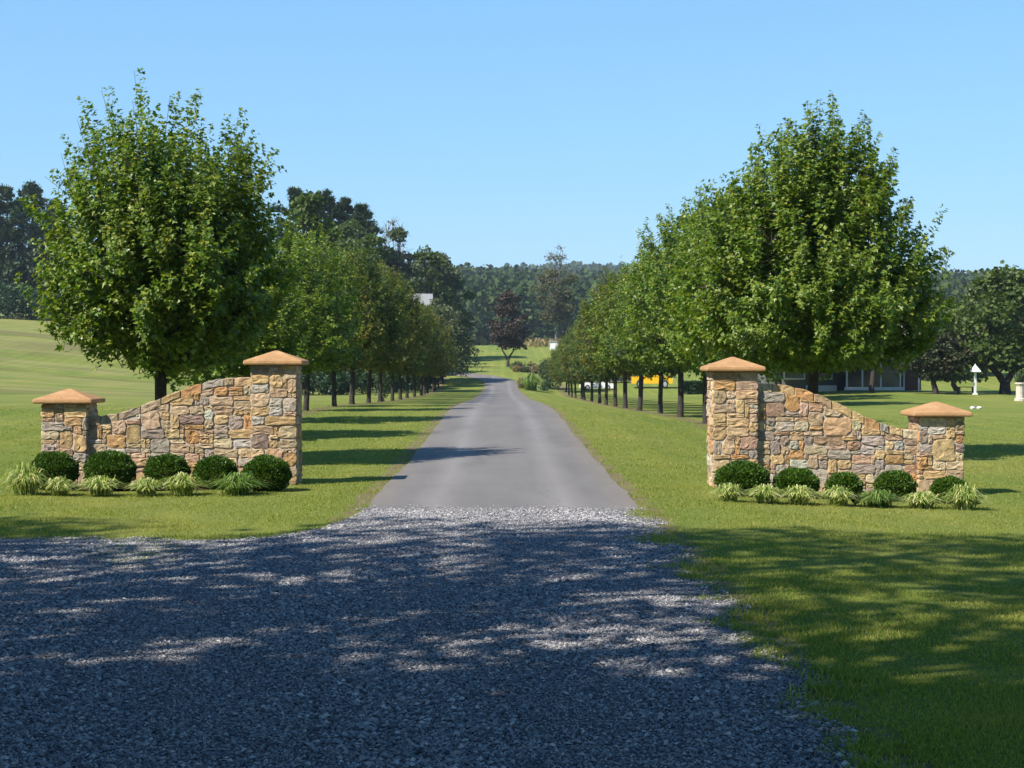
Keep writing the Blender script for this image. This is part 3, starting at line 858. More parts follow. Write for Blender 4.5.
def gate_wall(side, seed, label, z0t, z0s):
    Y0 = 22.5
    xt, xs = (-3.005, -5.775) if side < 0 else (3.105, 5.84)
    root = empty('stone_gate_wall', ((xt + xs) / 2, Y0 + .3, z0s))
    inv = -np.array(root.location)
    rel = empty('tmp', (0, 0, 0)); bpy.data.objects.remove(rel)
    ox, oy, oz = root.location
    pillar(root, seed, xt - ox, Y0 - oy, z0t - oz, 1.585)
    pillar(root, seed + 1, xs - ox, Y0 - oy, z0s - oz, 1.055)
    # swept panel between them
    r = np.random.default_rng(seed + 2)
    a, b = (xs + .288, xt - .288) if side < 0 else (xt + .288, xs - .288)
    Wd = b - a
    zb = min(z0t, z0s) - .02
    ht = z0t + 1.43 - zb; hs = z0s + .88 - zb
    def crest(x):
        u = np.asarray(x, float) / Wd
        if side > 0: u = 1 - u
        return hs + (ht - hs) * (.12 * u + .88 * sstep((u - .02) / .86))
    T = .40; yf = Y0 + .085
    mb = MB()
    xx = np.linspace(0, Wd, 40); cz = crest(xx) - .045
    V = []
    for yy in (yf, yf + T):
        V += [(a + x - ox, yy - oy, zb - .2 - oz) for x in xx] + [(a + x - ox, yy - oy, zb + z - oz) for x, z in zip(xx, cz)]
    k = 40; i = np.arange(k - 1)
    mb.add(V, [np.stack([i, i + 1, i + 1 + k, i + k], 1), np.stack([i + 2 * k + 1, i + 2 * k, i + 3 * k, i + 3 * k + 1], 1), np.stack([i + k, i + 1 + k, i + 1 + 3 * k, i + 3 * k], 1)], 1)
    X = np.array([1., 0, 0]); Y = np.array([0, 1., 0])
    cope = .105
    O = np.array([a - ox, yf - oy, zb - oz])
    face_stones(mb, r, Wd, max(ht, hs), O, X, -Y, .064, lambda x: crest(x) - cope)
    O2 = np.array([b - ox, yf + T - oy, zb - oz])
    face_stones(mb, r, Wd, max(ht, hs), O2, -X, Y, .064, lambda x: crest(Wd - x) - cope)
    # coping stones along the sweep (through stones)
    x = 0.0
    while x < Wd - .02:
        w = r.uniform(.10, .30); 
        if Wd - (x + w) < .09: w = Wd - x
        x1 = min(Wd, x + w)
        th = cope + r.uniform(-.012, .05)
        t = np.linspace(0, 1, 5)
        tx = x + .006 + (x1 - x - .012) * t
        topz = crest(tx) + r.normal(0, .004, 5) - np.array([.012, 0, 0, 0, .012]); lowz = crest(tx) - th + r.normal(0, .003, 5)
        p = np.concatenate([np.stack([tx, lowz], 1), np.stack([tx, topz], 1)[::-1]])
        stone_poly(mb, r, p, O, X, -Y, r.uniform(.012, .028))
        st = np.random.default_rng(seed * 7 + int(x * 100))
        pm = p.copy(); pm[:, 0] = Wd - pm[:, 0]; pm = pm[::-1]
        stone_poly(mb, st, pm, O2, -X, Y, .02)
        # top of the coping
        n = 5
        tv = np.concatenate([np.stack([a - ox + tx, np.full(n, yf - oy - .004), zb - oz + topz - .004], 1), np.stack([a - ox + tx, np.full(n, yf - oy + T + .004), zb - oz + topz - .004], 1)])
        ii = np.arange(n - 1)
        mb.add(tv, [np.stack([ii, ii + 1, ii + 1 + n, ii + n], 1)], 0, np.array(STONES[r.choice(len(STONES), p=SW)][0]))
        x = x1
    mb.build('wall_panel', [M['stone'], M['mortar']], root, color=True)
    tag(root, label, 'gate wall', 'stone gate walls flanking the drive')
    # planting bed
    bm_ = MB(); rr = np.random.default_rng(seed + 3)
    cx = (xt + xs) / 2; nA = 40
    th = np.linspace(0, 2 * PI, nA, endpoint=False)
    rx = 1.55 * np.abs(np.cos(th)) ** .5 * np.sign(np.cos(th)) + rr.normal(0, .04, nA); ry = .46 * np.abs(np.sin(th)) ** .6 * np.sign(np.sin(th)) + rr.normal(0, .03, nA)
    V = [(cx, Y0 - .7, gz(cx, Y0 - .7) + .02)]
    for k in range(nA):
        x_, y_ = cx + rx[k], Y0 - (.52 if side < 0 else .95) + ry[k]; V.append((x_, y_, gz(x_, y_) + .012))
    bm_.add(V, [np.array([(0, k + 1, (k + 1) % nA + 1) for k in range(nA)])])
    bd = bm_.build('planting_bed', M['mulch']); tag(bd, None, None, kind='structure')

ZL, ZR1, ZR2 = 0.0, -.085, -.155
gate_wall(-1, 101, 'swept stone wall with two capped pillars left of the drive', 0.0, .02)
gate_wall(1, 215, 'swept stone wall with two capped pillars right of the drive', -.085, -.155)

# boxwood balls
def boxwood(name, x, y, rad, h, seed, label):
    r = np.random.default_rng(seed)
    z0 = gz(x, y)
    K = int(15000 * (rad / .3) ** 2)
    u = rand_unit(r, K); lump = 1 + .045 * np.sin(u[:, 0] * 7 + seed) * np.sin(u[:, 1] * 6 + 2) + .03 * np.sin(u[:, 2] * 11 + seed)
    rr = r.uniform(.80, 1.04, K) * lump
    P = u * rr[:, None] * np.array([rad, rad, h / 2]) + np.array([0, 0, h / 2])
    P[:, 2] = np.maximum(P[:, 2], .02)
    mb = MB()
    D = u + r.normal(size=(K, 3)) * .5; D[:, 2] += .35
    scatter(mb, P, D, u + r.normal(size=(K, 3)) * .6, r.uniform(.018, .038, K), OVAL_T)
    o = mb.build(name, M['box'], loc=(x, y, z0))
    # inner stems so the ball is not see-through
    return tag(o, label, 'shrub', 'clipped boxwood balls before the gate walls')

YB = 21.75
def at(xp, Y):
    return px(xp, Y)
BW = [(54, 78, 31, 453, 'clipped boxwood ball before the short pillar of the left wall'),
      (110, 135, 85, 452, 'clipped boxwood ball just right of the left wall\'s short pillar'),
      (167, 189, 145, 455, 'clipped boxwood ball below the middle of the left wall'),
      (216, 237, 195, 457, 'clipped boxwood ball under the left wall\'s high end'),
      (267, 291, 244, 457, 'clipped boxwood ball before the tall pillar of the left wall'),
      (743, 770, 716, 463, 'clipped boxwood ball before the tall pillar of the right wall'),
      (797, 820, 775, 470, 'clipped boxwood ball beside the right wall\'s tall pillar'),
      (845, 863, 827, 474, 'smallest clipped boxwood ball below the middle of the right wall'),
      (896, 916, 876, 472, 'clipped boxwood ball just left of the right wall\'s short pillar'),
      (951, 970, 933, 478, 'clipped boxwood ball before the short pillar of the right wall')]
for k, (c, xr, xl, yt, lab) in enumerate(BW):
    Y = 21.75 if c < 500 else 21.25
    if k == 4: Y = 21.4
    x = at(c, Y); rad = (xr - xl) / 2 / F * Y * .96
    z = gz(x, Y); top = CAMH - (yt - HY) / F * Y
    boxwood('boxwood_shrub', x, Y, rad, top - z, 300 + k, lab)

def tuft(name, x, y, rad, h, seed, label, mat='lily', n=170, group=None, cat='grass clump', wid=.0062):
    r = np.random.default_rng(seed); z0 = gz(x, y)
    mb = MB()
    a = r.uniform(0, 2 * PI, n); reach = rad * r.uniform(.2, 1.65, n); hh = h * r.uniform(.7, 1.25, n) * (1.3 - .36 * reach / rad)
    b0 = np.stack([r.normal(0, rad * .22, n), r.normal(0, rad * .22, n), np.zeros(n)], 1)
    dr = np.stack([np.cos(a), np.sin(a), np.zeros(n)], 1); sd = np.stack([-np.sin(a), np.cos(a), np.zeros(n)], 1)
    w = wid * r.uniform(.7, 1.3, n)
    ring = []
    for s, wz in ((0, .8), (.3, 1.0), (.6, .9), (.85, .6), (1, .05)):
        c = b0 + dr * (reach * s ** 1.3)[:, None]; c[:, 2] = hh * (2.5 * s - 1.95 * s * s) + .01
        ring.append(c - sd * (w * wz)[:, None]); ring.append(c + sd * (w * wz)[:, None])
    V = np.stack(ring, 1)
    off = np.arange(n)[:, None] * 10
    mb.add(V.reshape(-1, 3), [np.array([[2 * k, 2 * k + 1, 2 * k + 3, 2 * k + 2]]) + off for k in range(4)])
    o = mb.build(name, M[mat], loc=(x, y, z0))
    return tag(o, label, cat, group)

TF = [(25, 19, 469, 'lily', 'big cream striped grass clump at the far left end of the left bed'),
      (59, 15, 480, 'lily', 'striped grass clump below the left wall\'s short pillar'),
      (100, 19, 479, 'lily', 'striped grass clump under the second boxwood ball of the left bed'),
      (147, 16, 481, 'lily', 'striped grass clump below the low part of the left wall'),
      (182, 18, 477, 'lily', 'striped grass clump between the third and fourth left boxwood balls'),
      (238, 24, 476, 'lilygreen', 'wide green grass clump under the left wall\'s tall pillar'),
      (729, 15, 493, 'lily', 'small striped grass clump at the drive end of the right bed'),
      (765, 19, 489, 'lily', 'spiky striped grass clump between the first two right boxwood balls'),
      (800, 17, 489, 'lily', 'striped grass clump under the second boxwood ball of the right bed'),
      (839, 15, 490, 'lily', 'striped grass clump below the middle of the right wall'),
      (878, 20, 494, 'lilygreen', 'green grass clump before the fourth boxwood ball of the right bed'),
      (922, 20, 497, 'lily', 'low striped grass clump before the right wall\'s short pillar'),
      (966, 19, 489, 'lily', 'tall spiky striped grass clump at the outer end of the right bed')]
for k, (c, hw, yt, mt, lab) in enumerate(TF):
    Y = 20.8 if c < 500 else 20.15; x = at(c, Y); z = gz(x, Y); top = CAMH - (yt - HY) / F * Y
    tuft('striped_grass_clump', x, Y, hw / F * Y * .98, max(.18, (top - z) * 1.05), 400 + k, lab, mt, 460, 'grass clumps edging the gate wall beds')

# little spotlight in the right bed
def spotlight():
    Y = 20.1; x = at(856, Y)
    root = empty('garden_spotlight', (x, Y, gz(x, Y)))
    mb = MB(); tube(mb, [(0, 0, -.05), (0, 0, .06)], [.012, .012], 8); mb.build('stake', M['black'], root)
    mb = MB(); tube(mb, [(0, -.07, .085), (0, -.06, .088), (0, .03, .10), (0, .06, .11)], [.05, .055, .05, .02], 12); mb.build('lamp_housing', M['black'], root, smooth=True)
    tag(root, 'small black spotlight on a stake in the right planting bed', 'spotlight')
spotlight()

# ------------------------------------------------------------------ the two maple rows
ORD = ['first', 'second', 'third', 'fourth', 'fifth', 'sixth', 'seventh', 'eighth', 'ninth', 'tenth', 'eleventh', 'twelfth', 'thirteenth', 'fourteenth', 'fifteenth', 'sixteenth', 'seventeenth', 'eighteenth', 'nineteenth']
GRPL = 'maples in the row left of the drive'; GRPR = 'maples in the row right of the drive'

# the two biggest, by the walls
tl = plant_tree('maple_tree', maple_parts(11, 5.5, 1.5, 2.04, 680, .104, per=78, prof=[.25, .50, .82, 1.0, .98, .88, .74, .60, .38], top=1.35), (px(164, 27), 27.0, gz(px(164, 27), 27.0)),
                'biggest bright green maple standing behind the left stone wall', 'tree', GRPL, 'maple')
tr_ = plant_tree('maple_tree', maple_parts(12, 6.3, 1.7, 2.5, 760, .11, per=78, prof=[.38, .74, .95, 1.0, .92, .76, .58, .45, .28], top=1.4), (px(812, 32), 32.0, gz(px(812, 32), 32.0)),
                 'biggest green maple standing behind the right stone wall', 'tree', GRPR, 'maple')
for ch in tl.children:
    if ch.name.startswith('crown'): ch.location = (.10, 0, .05)
protos = []
for k in range(4):
    mb, tb = maple_parts(31 + k, 6.4, 1.62, 2.25 + .12 * (k % 2), 420, .125, per=46, prof=[.5, .85, 1, 1, .92, .78, .6, .42, .2] if k % 2 else [.45, .8, .95, 1, .97, .86, .68, .45, .22])
    root = empty('maple_tree', (0, 0, 0))
    tb.build('trunk', M['bark'], root, smooth=True); c = mb.build('crown', [M['maple'], M['maple_tip']], root)
    protos.append(root)
rr = np.random.default_rng(77)
used = [False] * 4
def row_tree(k, x, y, sc, mat, label, group):
    p = protos[k % 4]
    if used[k % 4]: o = copy_tree(p)
    else: o = p; used[k % 4] = True
    o.location = (x, y, gz(x, y)); sc *= rr.uniform(.93, 1.06); o.rotation_euler = (rr.normal(0, .022), rr.normal(0, .022), rr.uniform(0, 6.28)); wd = max(.84, sc); o.scale = (wd * rr.uniform(.93, 1.07), wd * rr.uniform(.93, 1.07), sc)
    for ch in o.children:
        if ch.name.startswith('crown'):
            ch.material_slots[0].link = 'OBJECT'; ch.material_slots[0].material = M[mat]
    tag(o, label, 'tree', group)
SL = [.70, .74, .80, .86, .92, .95, .95, .95, .95, .95, .95, .95, .94, .92, .92, .90, .86, .82]
for i in range(18):
    y = 34.3 + 7.5 * i + rr.uniform(-.5, .5)
    x = -5.6 + rr.uniform(-.12, .12)
    mt = 'maple' if i < 3 else ('maple_o' if i % 3 != 1 else 'maple_g')
    how = 'green maple' if i < 3 else ('olive yellow maple' if mt == 'maple_o' else 'green maple')
    row_tree(i, x, y, SL[i], mt, f'{how}, {ORD[i+1]} from the stone wall in the row left of the drive', GRPL)
SR = [1.0, 1.02, 1.02, .98, .98, 1.0, .98, .96, .92, .9, .85, .85, .8, .8, .78, .75]
for i in range(16):
    y = 40.3 + 7.6 * i + rr.uniform(-.5, .5)
    x = 5.8 + rr.uniform(-.12, .12)
    mt = 'maple' if i in (0, 1, 2, 4) else ('maple_g' if i % 4 != 1 else 'maple_o')
    how = 'olive yellow maple' if mt == 'maple_o' else ('greyish green maple' if mt == 'maple_g' else 'bright green maple')
    row_tree(i + 2, x, y, SR[i], mt, f'{how}, {ORD[i+1]} from the stone wall in the row right of the drive', GRPR)

# ------------------------------------------------------------------ background trees
def spot(xp, Y):
    x = px(xp, Y); return (x, Y, gz(x, Y))
def hgt(ytop, xp, Y):
    return CAMH - (ytop - HY) / F * Y - gz(px(xp, Y), Y)

GP = 'dark pines beyond the left meadow'
for k, (xp, yt, Y, R, lab) in enumerate([(-22, 196, 236, 5.0, 'dark pine cut by the left edge of the view'),
                                         (8, 192, 232, 4.6, 'dark green pine at the top of the left meadow'),
                                         (33, 187, 240, 4.4, 'tallest dark pine just left of the biggest maple'),
                                         (56, 205, 236, 4.2, 'dark pine half hidden by the biggest left maple')]):
    plant_tree('pine_tree', pine_parts(500 + k, hgt(yt, xp, Y), R, 1.2, 24), spot(xp, Y), lab, 'tree', GP, 'pine')
for k, (xp, yt, Y, R, lab) in enumerate([(296, 194, 200, 3.4, 'dark pine rising just right of the biggest left maple'),
                                         (328, 196, 205, 3.2, 'tallest dark pine behind the left tree row'),
                                         (346, 204, 210, 3.0, 'dark pine between two others behind the left tree row'),
                                         (362, 209, 205, 2.4, 'slim dark pine with open top behind the left tree row')]):
    plant_tree('pine_tree', pine_parts(520 + k, hgt(yt, xp, Y), R, 5, 20), spot(xp, Y), lab, 'tree', 'dark pines behind the left tree row', 'pine')

BG = 'broadleaf trees behind the left tree row'
plant_tree('grey_tree', lobed_parts(601, hgt(217, 394, 212), 4, 3.6, 24, .24, 4200, sparse=.3, twigs=9, trunk_r=.2, bare=.72), spot(394, 212), 'thin grey leafed tree with bare twigs above the left row', 'tree', BG, 'greytree', 'barkgrey')
plant_tree('oak_tree', lobed_parts(602, hgt(248, 428, 218), 2, 4.2, 26, .34, 5200), spot(428, 218), 'dark green oak behind the far end of the left row', 'tree', BG, 'oak')
plant_tree('oak_tree', lobed_parts(603, hgt(268, 452, 225), 2, 3.0, 22, .34, 4600), spot(452, 225), 'dark oak nearest the wooded hill left of the drive', 'tree', BG, 'oak')
plant_tree('willow_tree', lobed_parts(604, hgt(302, 441, 160), 1.4, 3.4, 26, .22, 5200, droop=1.6, prof=[.8, 1, 1, .95, .8, .55, .2]), spot(441, 160), 'drooping grey green tree by the bend of the drive', 'tree', BG, 'willow')
plant_tree('willow_tree', lobed_parts(605, hgt(300, 434, 192), 1.2, 3.0, 22, .28, 4600), spot(434, 192), 'pale olive tree just below the grey roof', 'tree', BG, 'willow')
plant_tree('oak_tree', lobed_parts(606, hgt(236, 372, 168), 1.2, 3.6, 24, .36, 4800), spot(372, 168), 'dark oak below the pines behind the left row', 'tree', BG, 'oak')
plant_tree('oak_tree', lobed_parts(607, hgt(194, 312, 136), 1.0, 3.4, 24, .36, 4800), spot(312, 136), 'dark oak under the pines beside the biggest left maple', 'tree', BG, 'oak')
plant_tree('oak_tree', lobed_parts(608, hgt(258, 344, 146), 1.0, 3.4, 22, .34, 4600), spot(344, 146), 'low spreading oak behind the left row under the pines', 'tree', BG, 'oak')
plant_tree('oak_tree', lobed_parts(609, hgt(278, 384, 160), 1.0, 2.4, 22, .32, 4200), spot(384, 160), 'low dark oak left of the grey roof', 'tree', BG, 'oak')

plant_tree('oak_tree', lobed_parts(640, hgt(231, 396, 209), 2, 3.4, 26, .32, 5600), spot(398, 209), 'mid green oak in front of the thin grey tree', 'tree', BG, 'willow')
plant_tree('oak_tree', lobed_parts(641, hgt(222, 352, 190), 2, 4.2, 28, .34, 6200), spot(350, 190), 'broad mid green oak just below the pines behind the left row', 'tree', BG, 'oak')
plant_tree('oak_tree', lobed_parts(642, hgt(255, 440, 222), 2, 3.4, 26, .34, 5600), spot(440, 222), 'mid green oak right of the pale house roof', 'tree', BG, 'willow')
plant_tree('purple_plum_tree', lobed_parts(610, hgt(292, 508, 196), 1.7, 2.55, 24, .24, 4200, fork=True, trunk_r=.17, prof=[.55, .8, 1, 1, .85, .6, .3], sparse=.2), spot(508, 196), 'forked purple leafed tree standing on the lawn beyond the bend', 'tree', None, 'purple')
plant_tree('vine_covered_tree', lobed_parts(611, hgt(246, 556, 280), 3.5, 3.8, 30, .30, 4600, sparse=.5, twigs=9, trunk_r=.24, prof=[.5, .75, 1, 1, .8, .6, .5], bare=.66), spot(556, 280), 'tall thin tree with bare twiggy top before the wooded hill', 'tree', None, 'vine', 'barkgrey')

# understory behind the left row, in the shade of the taller trees
def bushy(name, x, y, R, h, seed, label, mat='shrub', group=None, cat='shrub', leaf=.16, n=1500):
    r = np.random.default_rng(seed)
    nl = 9; C = np.stack([r.uniform(-.55, .55, nl) * R, r.uniform(-.55, .55, nl) * R, r.uniform(.25, .68, nl) * h], 1)
    lr = r.uniform(.34, .5, nl)
    idx = r.integers(0, nl, n); u = rand_unit(r, n)
    P = C[idx] + u * (lr[idx] * r.uniform(.7, 1.1, n))[:, None] * np.array([R, R, h * .75]); P[:, 2] = np.clip(P[:, 2], .03, None)
    mb = MB(); scatter(mb, P, u + r.normal(size=(n, 3)) * .5, u + np.array([0, 0, .5]) + r.normal(size=(n, 3)) * .4, leaf * r.uniform(.6, 1.25, n), OVAL_T)
    root = empty(name, (x, y, gz(x, y)))
    tb = MB()
    for k in range(5):
        e = C[k]; tube(tb, [(r.normal(0, .05), r.normal(0, .05), -.05), (e[0] * .5, e[1] * .5, e[2] * .6), tuple(e)], [.03, .022, .01], 5)
    tb.build('stem', M['bark'], root); mb.build('foliage', M[mat], root)
    return tag(root, label, cat, group)
US = 'shrubs in the shade behind the left tree row'
for k, (xp, Y, R, h, lab) in enumerate([(303, 118, 2.0, 2.2, 'dark shrub seen past the tall pillar of the left wall'), (322, 121, 1.9, 2.1, 'dark shrub seen between the third and fourth trunks of the left row'),
                                        (343, 124, 1.9, 2.4, 'dark shrub behind the left row below the pines'), (362, 128, 1.8, 2.2, 'dark shrub behind the sixth left row trunk'),
                                        (380, 132, 1.8, 2.3, 'dark shrub behind the small sapling in the left row'), (396, 138, 1.7, 2.2, 'dark shrub under the low oak behind the left row'),
                                        (411, 146, 1.6, 2.2, 'dark shrub below the grey roof behind the left row'), (426, 154, 1.5, 2.2, 'dark shrub behind the far trunks of the left row'),
                                        (449, 176, 1.8, 2.6, 'dark shrub where the drive bends left')]):
    bushy('shrub', px(xp, Y), Y, R, h, 700 + k, lab, 'hedge', US, leaf=.22, n=1900)  # dark hedge leaf stands in for the shade of the trees above
for k, (xp, Y, R, h, lab) in enumerate([(-12, 226, 4.5, 5.5, 'dark undergrowth at the left edge of the meadow below the pines'), (14, 224, 4.2, 4.6, 'dark bush below the pines at the top of the meadow'), (38, 226, 4.6, 5.2, 'dark bush under the tallest pine left of the biggest maple'),
                                        (66, 228, 4.2, 5.0, 'dark bush on the meadow top left of the biggest maple trunk'), (100, 229, 4.5, 5.6, 'dark bush on the meadow top partly behind the biggest maple'), (134, 228, 4.5, 5.4, 'dark bush on the meadow top hidden by the biggest maple')]):
    bushy('shrub', px(xp, Y), Y, R, h, 760 + k, lab, 'hedge', 'dark bushes at the top of the left meadow', leaf=.42, n=1500)
bushy('sapling', px(382, 84), 84, .42, 1.5, 720, 'small leafy sapling between trunks of the left row', 'shrub', None, 'sapling', .11, 500)

# end of the drive, right side
bushy('ornamental_bush', px(551, 158), 158, 1.35, 3.0, 730, 'grey green rounded bush at the far end of the right row', 'shrub', None, 'shrub', .17, 2600)
tuft('ornamental_grass', px(531, 150), 150, .85, 1.35, 731, 'upright green ornamental grass beside the drive at the bend', 'lilygreen', 420, None, 'grass clump', .03)
tuft('ornamental_grass', px(521.5, 153), 153, .45, .9, 732, 'smaller yellowish grass tuft at the drive edge by the bend', 'drygrass', 160, None, 'grass clump', .025)
bushy('shrub', px(545, 153), 153, .6, .95, 733, 'low dark shrub right of the ornamental grass', 'hedge', None, 'shrub', .13, 700)
bushy('shrub', px(515.5, 184), 184, .65, .8, 734, 'low green shrub at the foot of the purple tree', 'shrub', None, 'shrub', .15, 500)

def low_wall():
    r = np.random.default_rng(801)
    Y = 176.0; x0, x1 = px(513, Y), px(544, Y)
    root = empty('low_stone_wall', ((x0 + x1) / 2, Y, gz((x0 + x1) / 2, Y)))
    mb = MB(); W = x1 - x0; H = .5
    box(mb, -W / 2, W / 2, 0, .5, -.6, H - .02, 1)
    face_stones(mb, r, W, H, np.array([-W / 2, 0, 0]), np.array([1., 0, 0]), np.array([0, -1., 0]), .14, joint=.015)
    face_stones(mb, r, .5, H, np.array([-W / 2, .5, 0]), np.array([0, -1., 0]), np.array([-1., 0, 0]), .14, joint=.015)
    mb.build('masonry', [M['stonewall'], M['mulch']], root, color=True)
    cb = MB(); box(cb, -W / 2 - .05, W / 2 + .05, -.06, .56, H, H + .09); cb.build('coping', M['stonewall'], root)
    tag(root, 'low brown dry stone wall behind the grasses at the bend', 'wall')
low_wall()

for k, (xp, Y, R, h, mt, lab) in enumerate([(517, 174.5, .5, .75, 'drygrass', 'tan dry clump at the left end of the low stone wall'), (526, 174.6, .6, .7, 'shrub', 'small green shrub before the low stone wall'), (536, 174.5, .7, .9, 'drygrass', 'tan dry clump before the right part of the low stone wall'),
                                            (521, 178, .8, 1.0, 'reddish', 'dark brownish shrub behind the low stone wall'), (533, 178, .9, 1.15, 'reddish', 'wider dark brownish shrub behind the low stone wall')]):
    bushy('shrub', px(xp, Y), Y, R, h, 780 + k, lab, mt, 'shrubs around the low stone wall', leaf=.14, n=600)

def white_shed():
    Y = 262.0; x = px(553.5, Y)
    root = empty('pump_shed', (x, Y, gz(x, Y)))
    H = hgt(342, 553.5, Y)
    mb = MB(); box(mb, -.55, .55, -.5, .5, -.3, H); mb.build('wall', M['offwhite'], root)
    mb = MB(); prism(mb, [(-.7, H + .003), (.7, H + .003), (.7, H + .06), (0, H + .22), (-.7, H + .06)], -.62, .62); mb.build('roof', M['ltshingle'], root)
    mb = MB(); box(mb, -.3, .3, -.53, -.503, .1, H * .8); mb.build('door', M['white'], root)
    tag(root, 'tiny white shed below the vine covered tree on the meadow', 'shed')
white_shed()

def brush():
    r = np.random.default_rng(811)
    n = 12000
    xp = r.uniform(526, 660, n); Y = 290 + r.normal(0, 7, n)
    x = px(xp, Y); z = g(x, Y)
    h = r.uniform(.4, 1.7, n)
    P = np.stack([x, Y, z + r.uniform(0, .4, n) * h], 1)
    D = r.normal(size=(n, 3)) * .4 + np.array([0, 0, 1.])
    mb = MB(); scatter(mb, P, D, r.normal(size=(n, 3)), h * .55, OVAL_T)
    o = mb.build('tall_dry_grass', M['drygrass'])
    tag(o, 'tan uncut tall grass along the top of the far meadow', 'grass', kind='stuff')
brush()

# house seen far up behind the left row
def far_house():
    Y = 200.0; x = px(412, Y)
    root = empty('far_house', (x, Y, gz(x, Y)), rz=.15, scale=(.58, .58, 1))
    top = hgt(293, 412, Y); e = top - 2.6
    mb = MB(); box(mb, -4.2, 4.2, 0, 7, -1, e); prism(mb, [(-4.2, e), (4.2, e), (0, e + .1)], .01, 6.99); mb.build('wall', M['offwhite'], root)
    mb = MB()
    pts = [(-4.6, -.4, e), (4.6, -.4, e), (4.6, 3.5, top), (-4.6, 3.5, top), (-4.6, 7.4, e), (4.6, 7.4, e)]
    mb.add(pts + [(a, b, c - .18) for a, b, c in pts], [np.array([(0, 1, 2, 3), (3, 2, 5, 4), (9, 8, 7, 6), (10, 11, 8, 9), (0, 6, 7, 1), (4, 5, 11, 10)]), np.array([(0, 3, 4, 10, 9, 6), (1, 7, 8, 11, 5, 2)])])
    rf = mb.build('roof', M['ltshingle'], root)
    for wx in (-2.6, 0, 2.6):
        mb = MB(); box(mb, wx - .5, wx + .5, -.06, -.003, e - 1.7, e - .4); w = mb.build('window', M['white'], root)
        mb = MB(); box(mb, wx - .4, wx + .4, -.075, -.063, e - 1.6, e - .5); mb.build('pane', M['glass'], w)
    tag(root, 'pale house with light grey roof glimpsed between trees on the left', 'house')
far_house()

# ------------------------------------------------------------------ right side: house, vehicles, garden
def house():
    Y = 116.0; x0, x1 = px(770, Y), px(924, Y)
    cx = (x0 + x1) / 2; W = (x1 - x0) / 2
    root = empty('ranch_house', (cx, Y, gz(24, Y)))
    pl, pr_ = px(846, Y) - cx, px(904, Y) - cx
    Hh = 2.55
    mb = MB(); box(mb, -W, pl - .06, 2.2, 9, -.5, Hh); box(mb, pl - .06, pr_ + .06, 2.6, 9, -.5, Hh); box(mb, pr_ + .06, W, .6, 9, -.5, Hh); mb.build('wall', M['siding'], root)
    mb = MB(); e = Hh; top = 4.6; xa, xb = -W - .5, W + .5
    pts = [(xa, -.5, e), (xb, -.5, e), (xb, 4.4, top), (xa, 4.4, top), (xa, 9.5, e), (xb, 9.5, e)]
    mb.add(pts + [(a, b, c - .16) for a, b, c in pts], [np.array([(0, 1, 2, 3), (3, 2, 5, 4), (9, 8, 7, 6), (10, 11, 8, 9), (0, 6, 7, 1), (4, 5, 11, 10)]), np.array([(0, 3, 4, 10, 9, 6), (1, 7, 8, 11, 5, 2)])])
    rf = mb.build('roof', M['shingle'], root)
    mb = MB(); box(mb, 1.0, 1.8, 3.9, 4.8, top - .6, top + .8); mb.build('chimney', M['brickred'], rf)
    mb = MB(); box(mb, pl - .1, pr_ + .1, 0, 2.58, -.35, .02); mb.build('porch_floor', M['stonewall'], root)
    mb = MB(); box(mb, pl - .05, pr_ + .05, .02, .12, .04, .26); mb.build('porch_rail', M['white'], root)
    mb = MB(); box(mb, pl - .05, pr_ + .05, .02, .12, Hh - .40, Hh - .18); mb.build('porch_beam', M['white'], root)
    for xp in (847.5, 863, 881.5, 901):
        mb = MB(); xx = px(xp, Y) - cx; box(mb, xx - .05, xx + .05, 0, .14, .262, Hh - .402); mb.build('porch_post', M['white'], root)
    for a_, b_ in ((848, 862), (864, 880), (882, 900)):
        mb = MB(); xa_, xb_ = px(a_ + .8, Y) - cx, px(b_ + .2, Y) - cx; box(mb, xa_, xb_, .06, .08, .27, Hh - .41); mb.build('screen', M['glass'], root)
    # long window ledge left of the porch
    for xp in (800, 828):
        c = px(xp, Y) - cx
        mb = MB(); box(mb, c - .75, c + .75, 2.10, 2.196, .75, 2.2); w = mb.build('window', M['white'], root)
        mb = MB(); box(mb, c - .66, c + .66, 2.08, 2.097, .85, 2.1); mb.build('pane', M['glass'], w)
    mb = MB(); box(mb, px(812, Y) - cx, px(842, Y) - cx, 1.6, 2.19, -.3, .35); mb.build('planter_ledge', M['white'], root)
    dx = px(914, Y) - cx
    mb = MB(); box(mb, dx - .55, dx + .55, .53, .597, -.05, 2.15); df = mb.build('door_frame', M['white'], root)
    mb = MB(); box(mb, dx - .45, dx + .45, .50, .527, 0, 2.05); d = mb.build('door', M['brickred'], root)
    mb = MB(); tube(mb, [(dx + .36, .44, 1.0), (dx + .36, .50, 1.0)], [.035, .03], 8); mb.build('handle', M['chrome'], d)
    tag(root, 'low brown ranch house with white screened porch behind the right wall', 'house')
house()

def wheel(parent, x, y, z, r, w, rim='chrome'):
    mb = MB()
    pts = [(x, y - w / 2, z), (x, y - w / 2 + .02, z), (x, y + w / 2 - .02, z), (x, y + w / 2, z)]
    tube(mb, pts, [r * .93, r, r, r * .93], 20); mb.add([(x + r * .93 * math.cos(a), y - w / 2, z + r * .93 * math.sin(a)) for a in np.linspace(0, 2 * PI, 20, endpoint=False)], [np.arange(20)[None]])
    wob = mb.build('wheel', M['black'], parent)
    mb = MB(); sgn = -1 if y < 0 else 1; yo = y + sgn * w / 2
    tube(mb, [(x, yo - sgn * .01, z), (x, yo + sgn * .012, z), (x, yo + sgn * .02, z)], [r * .62, r * .6, r * .2], 14); mb.build('rim', M[rim], wob)

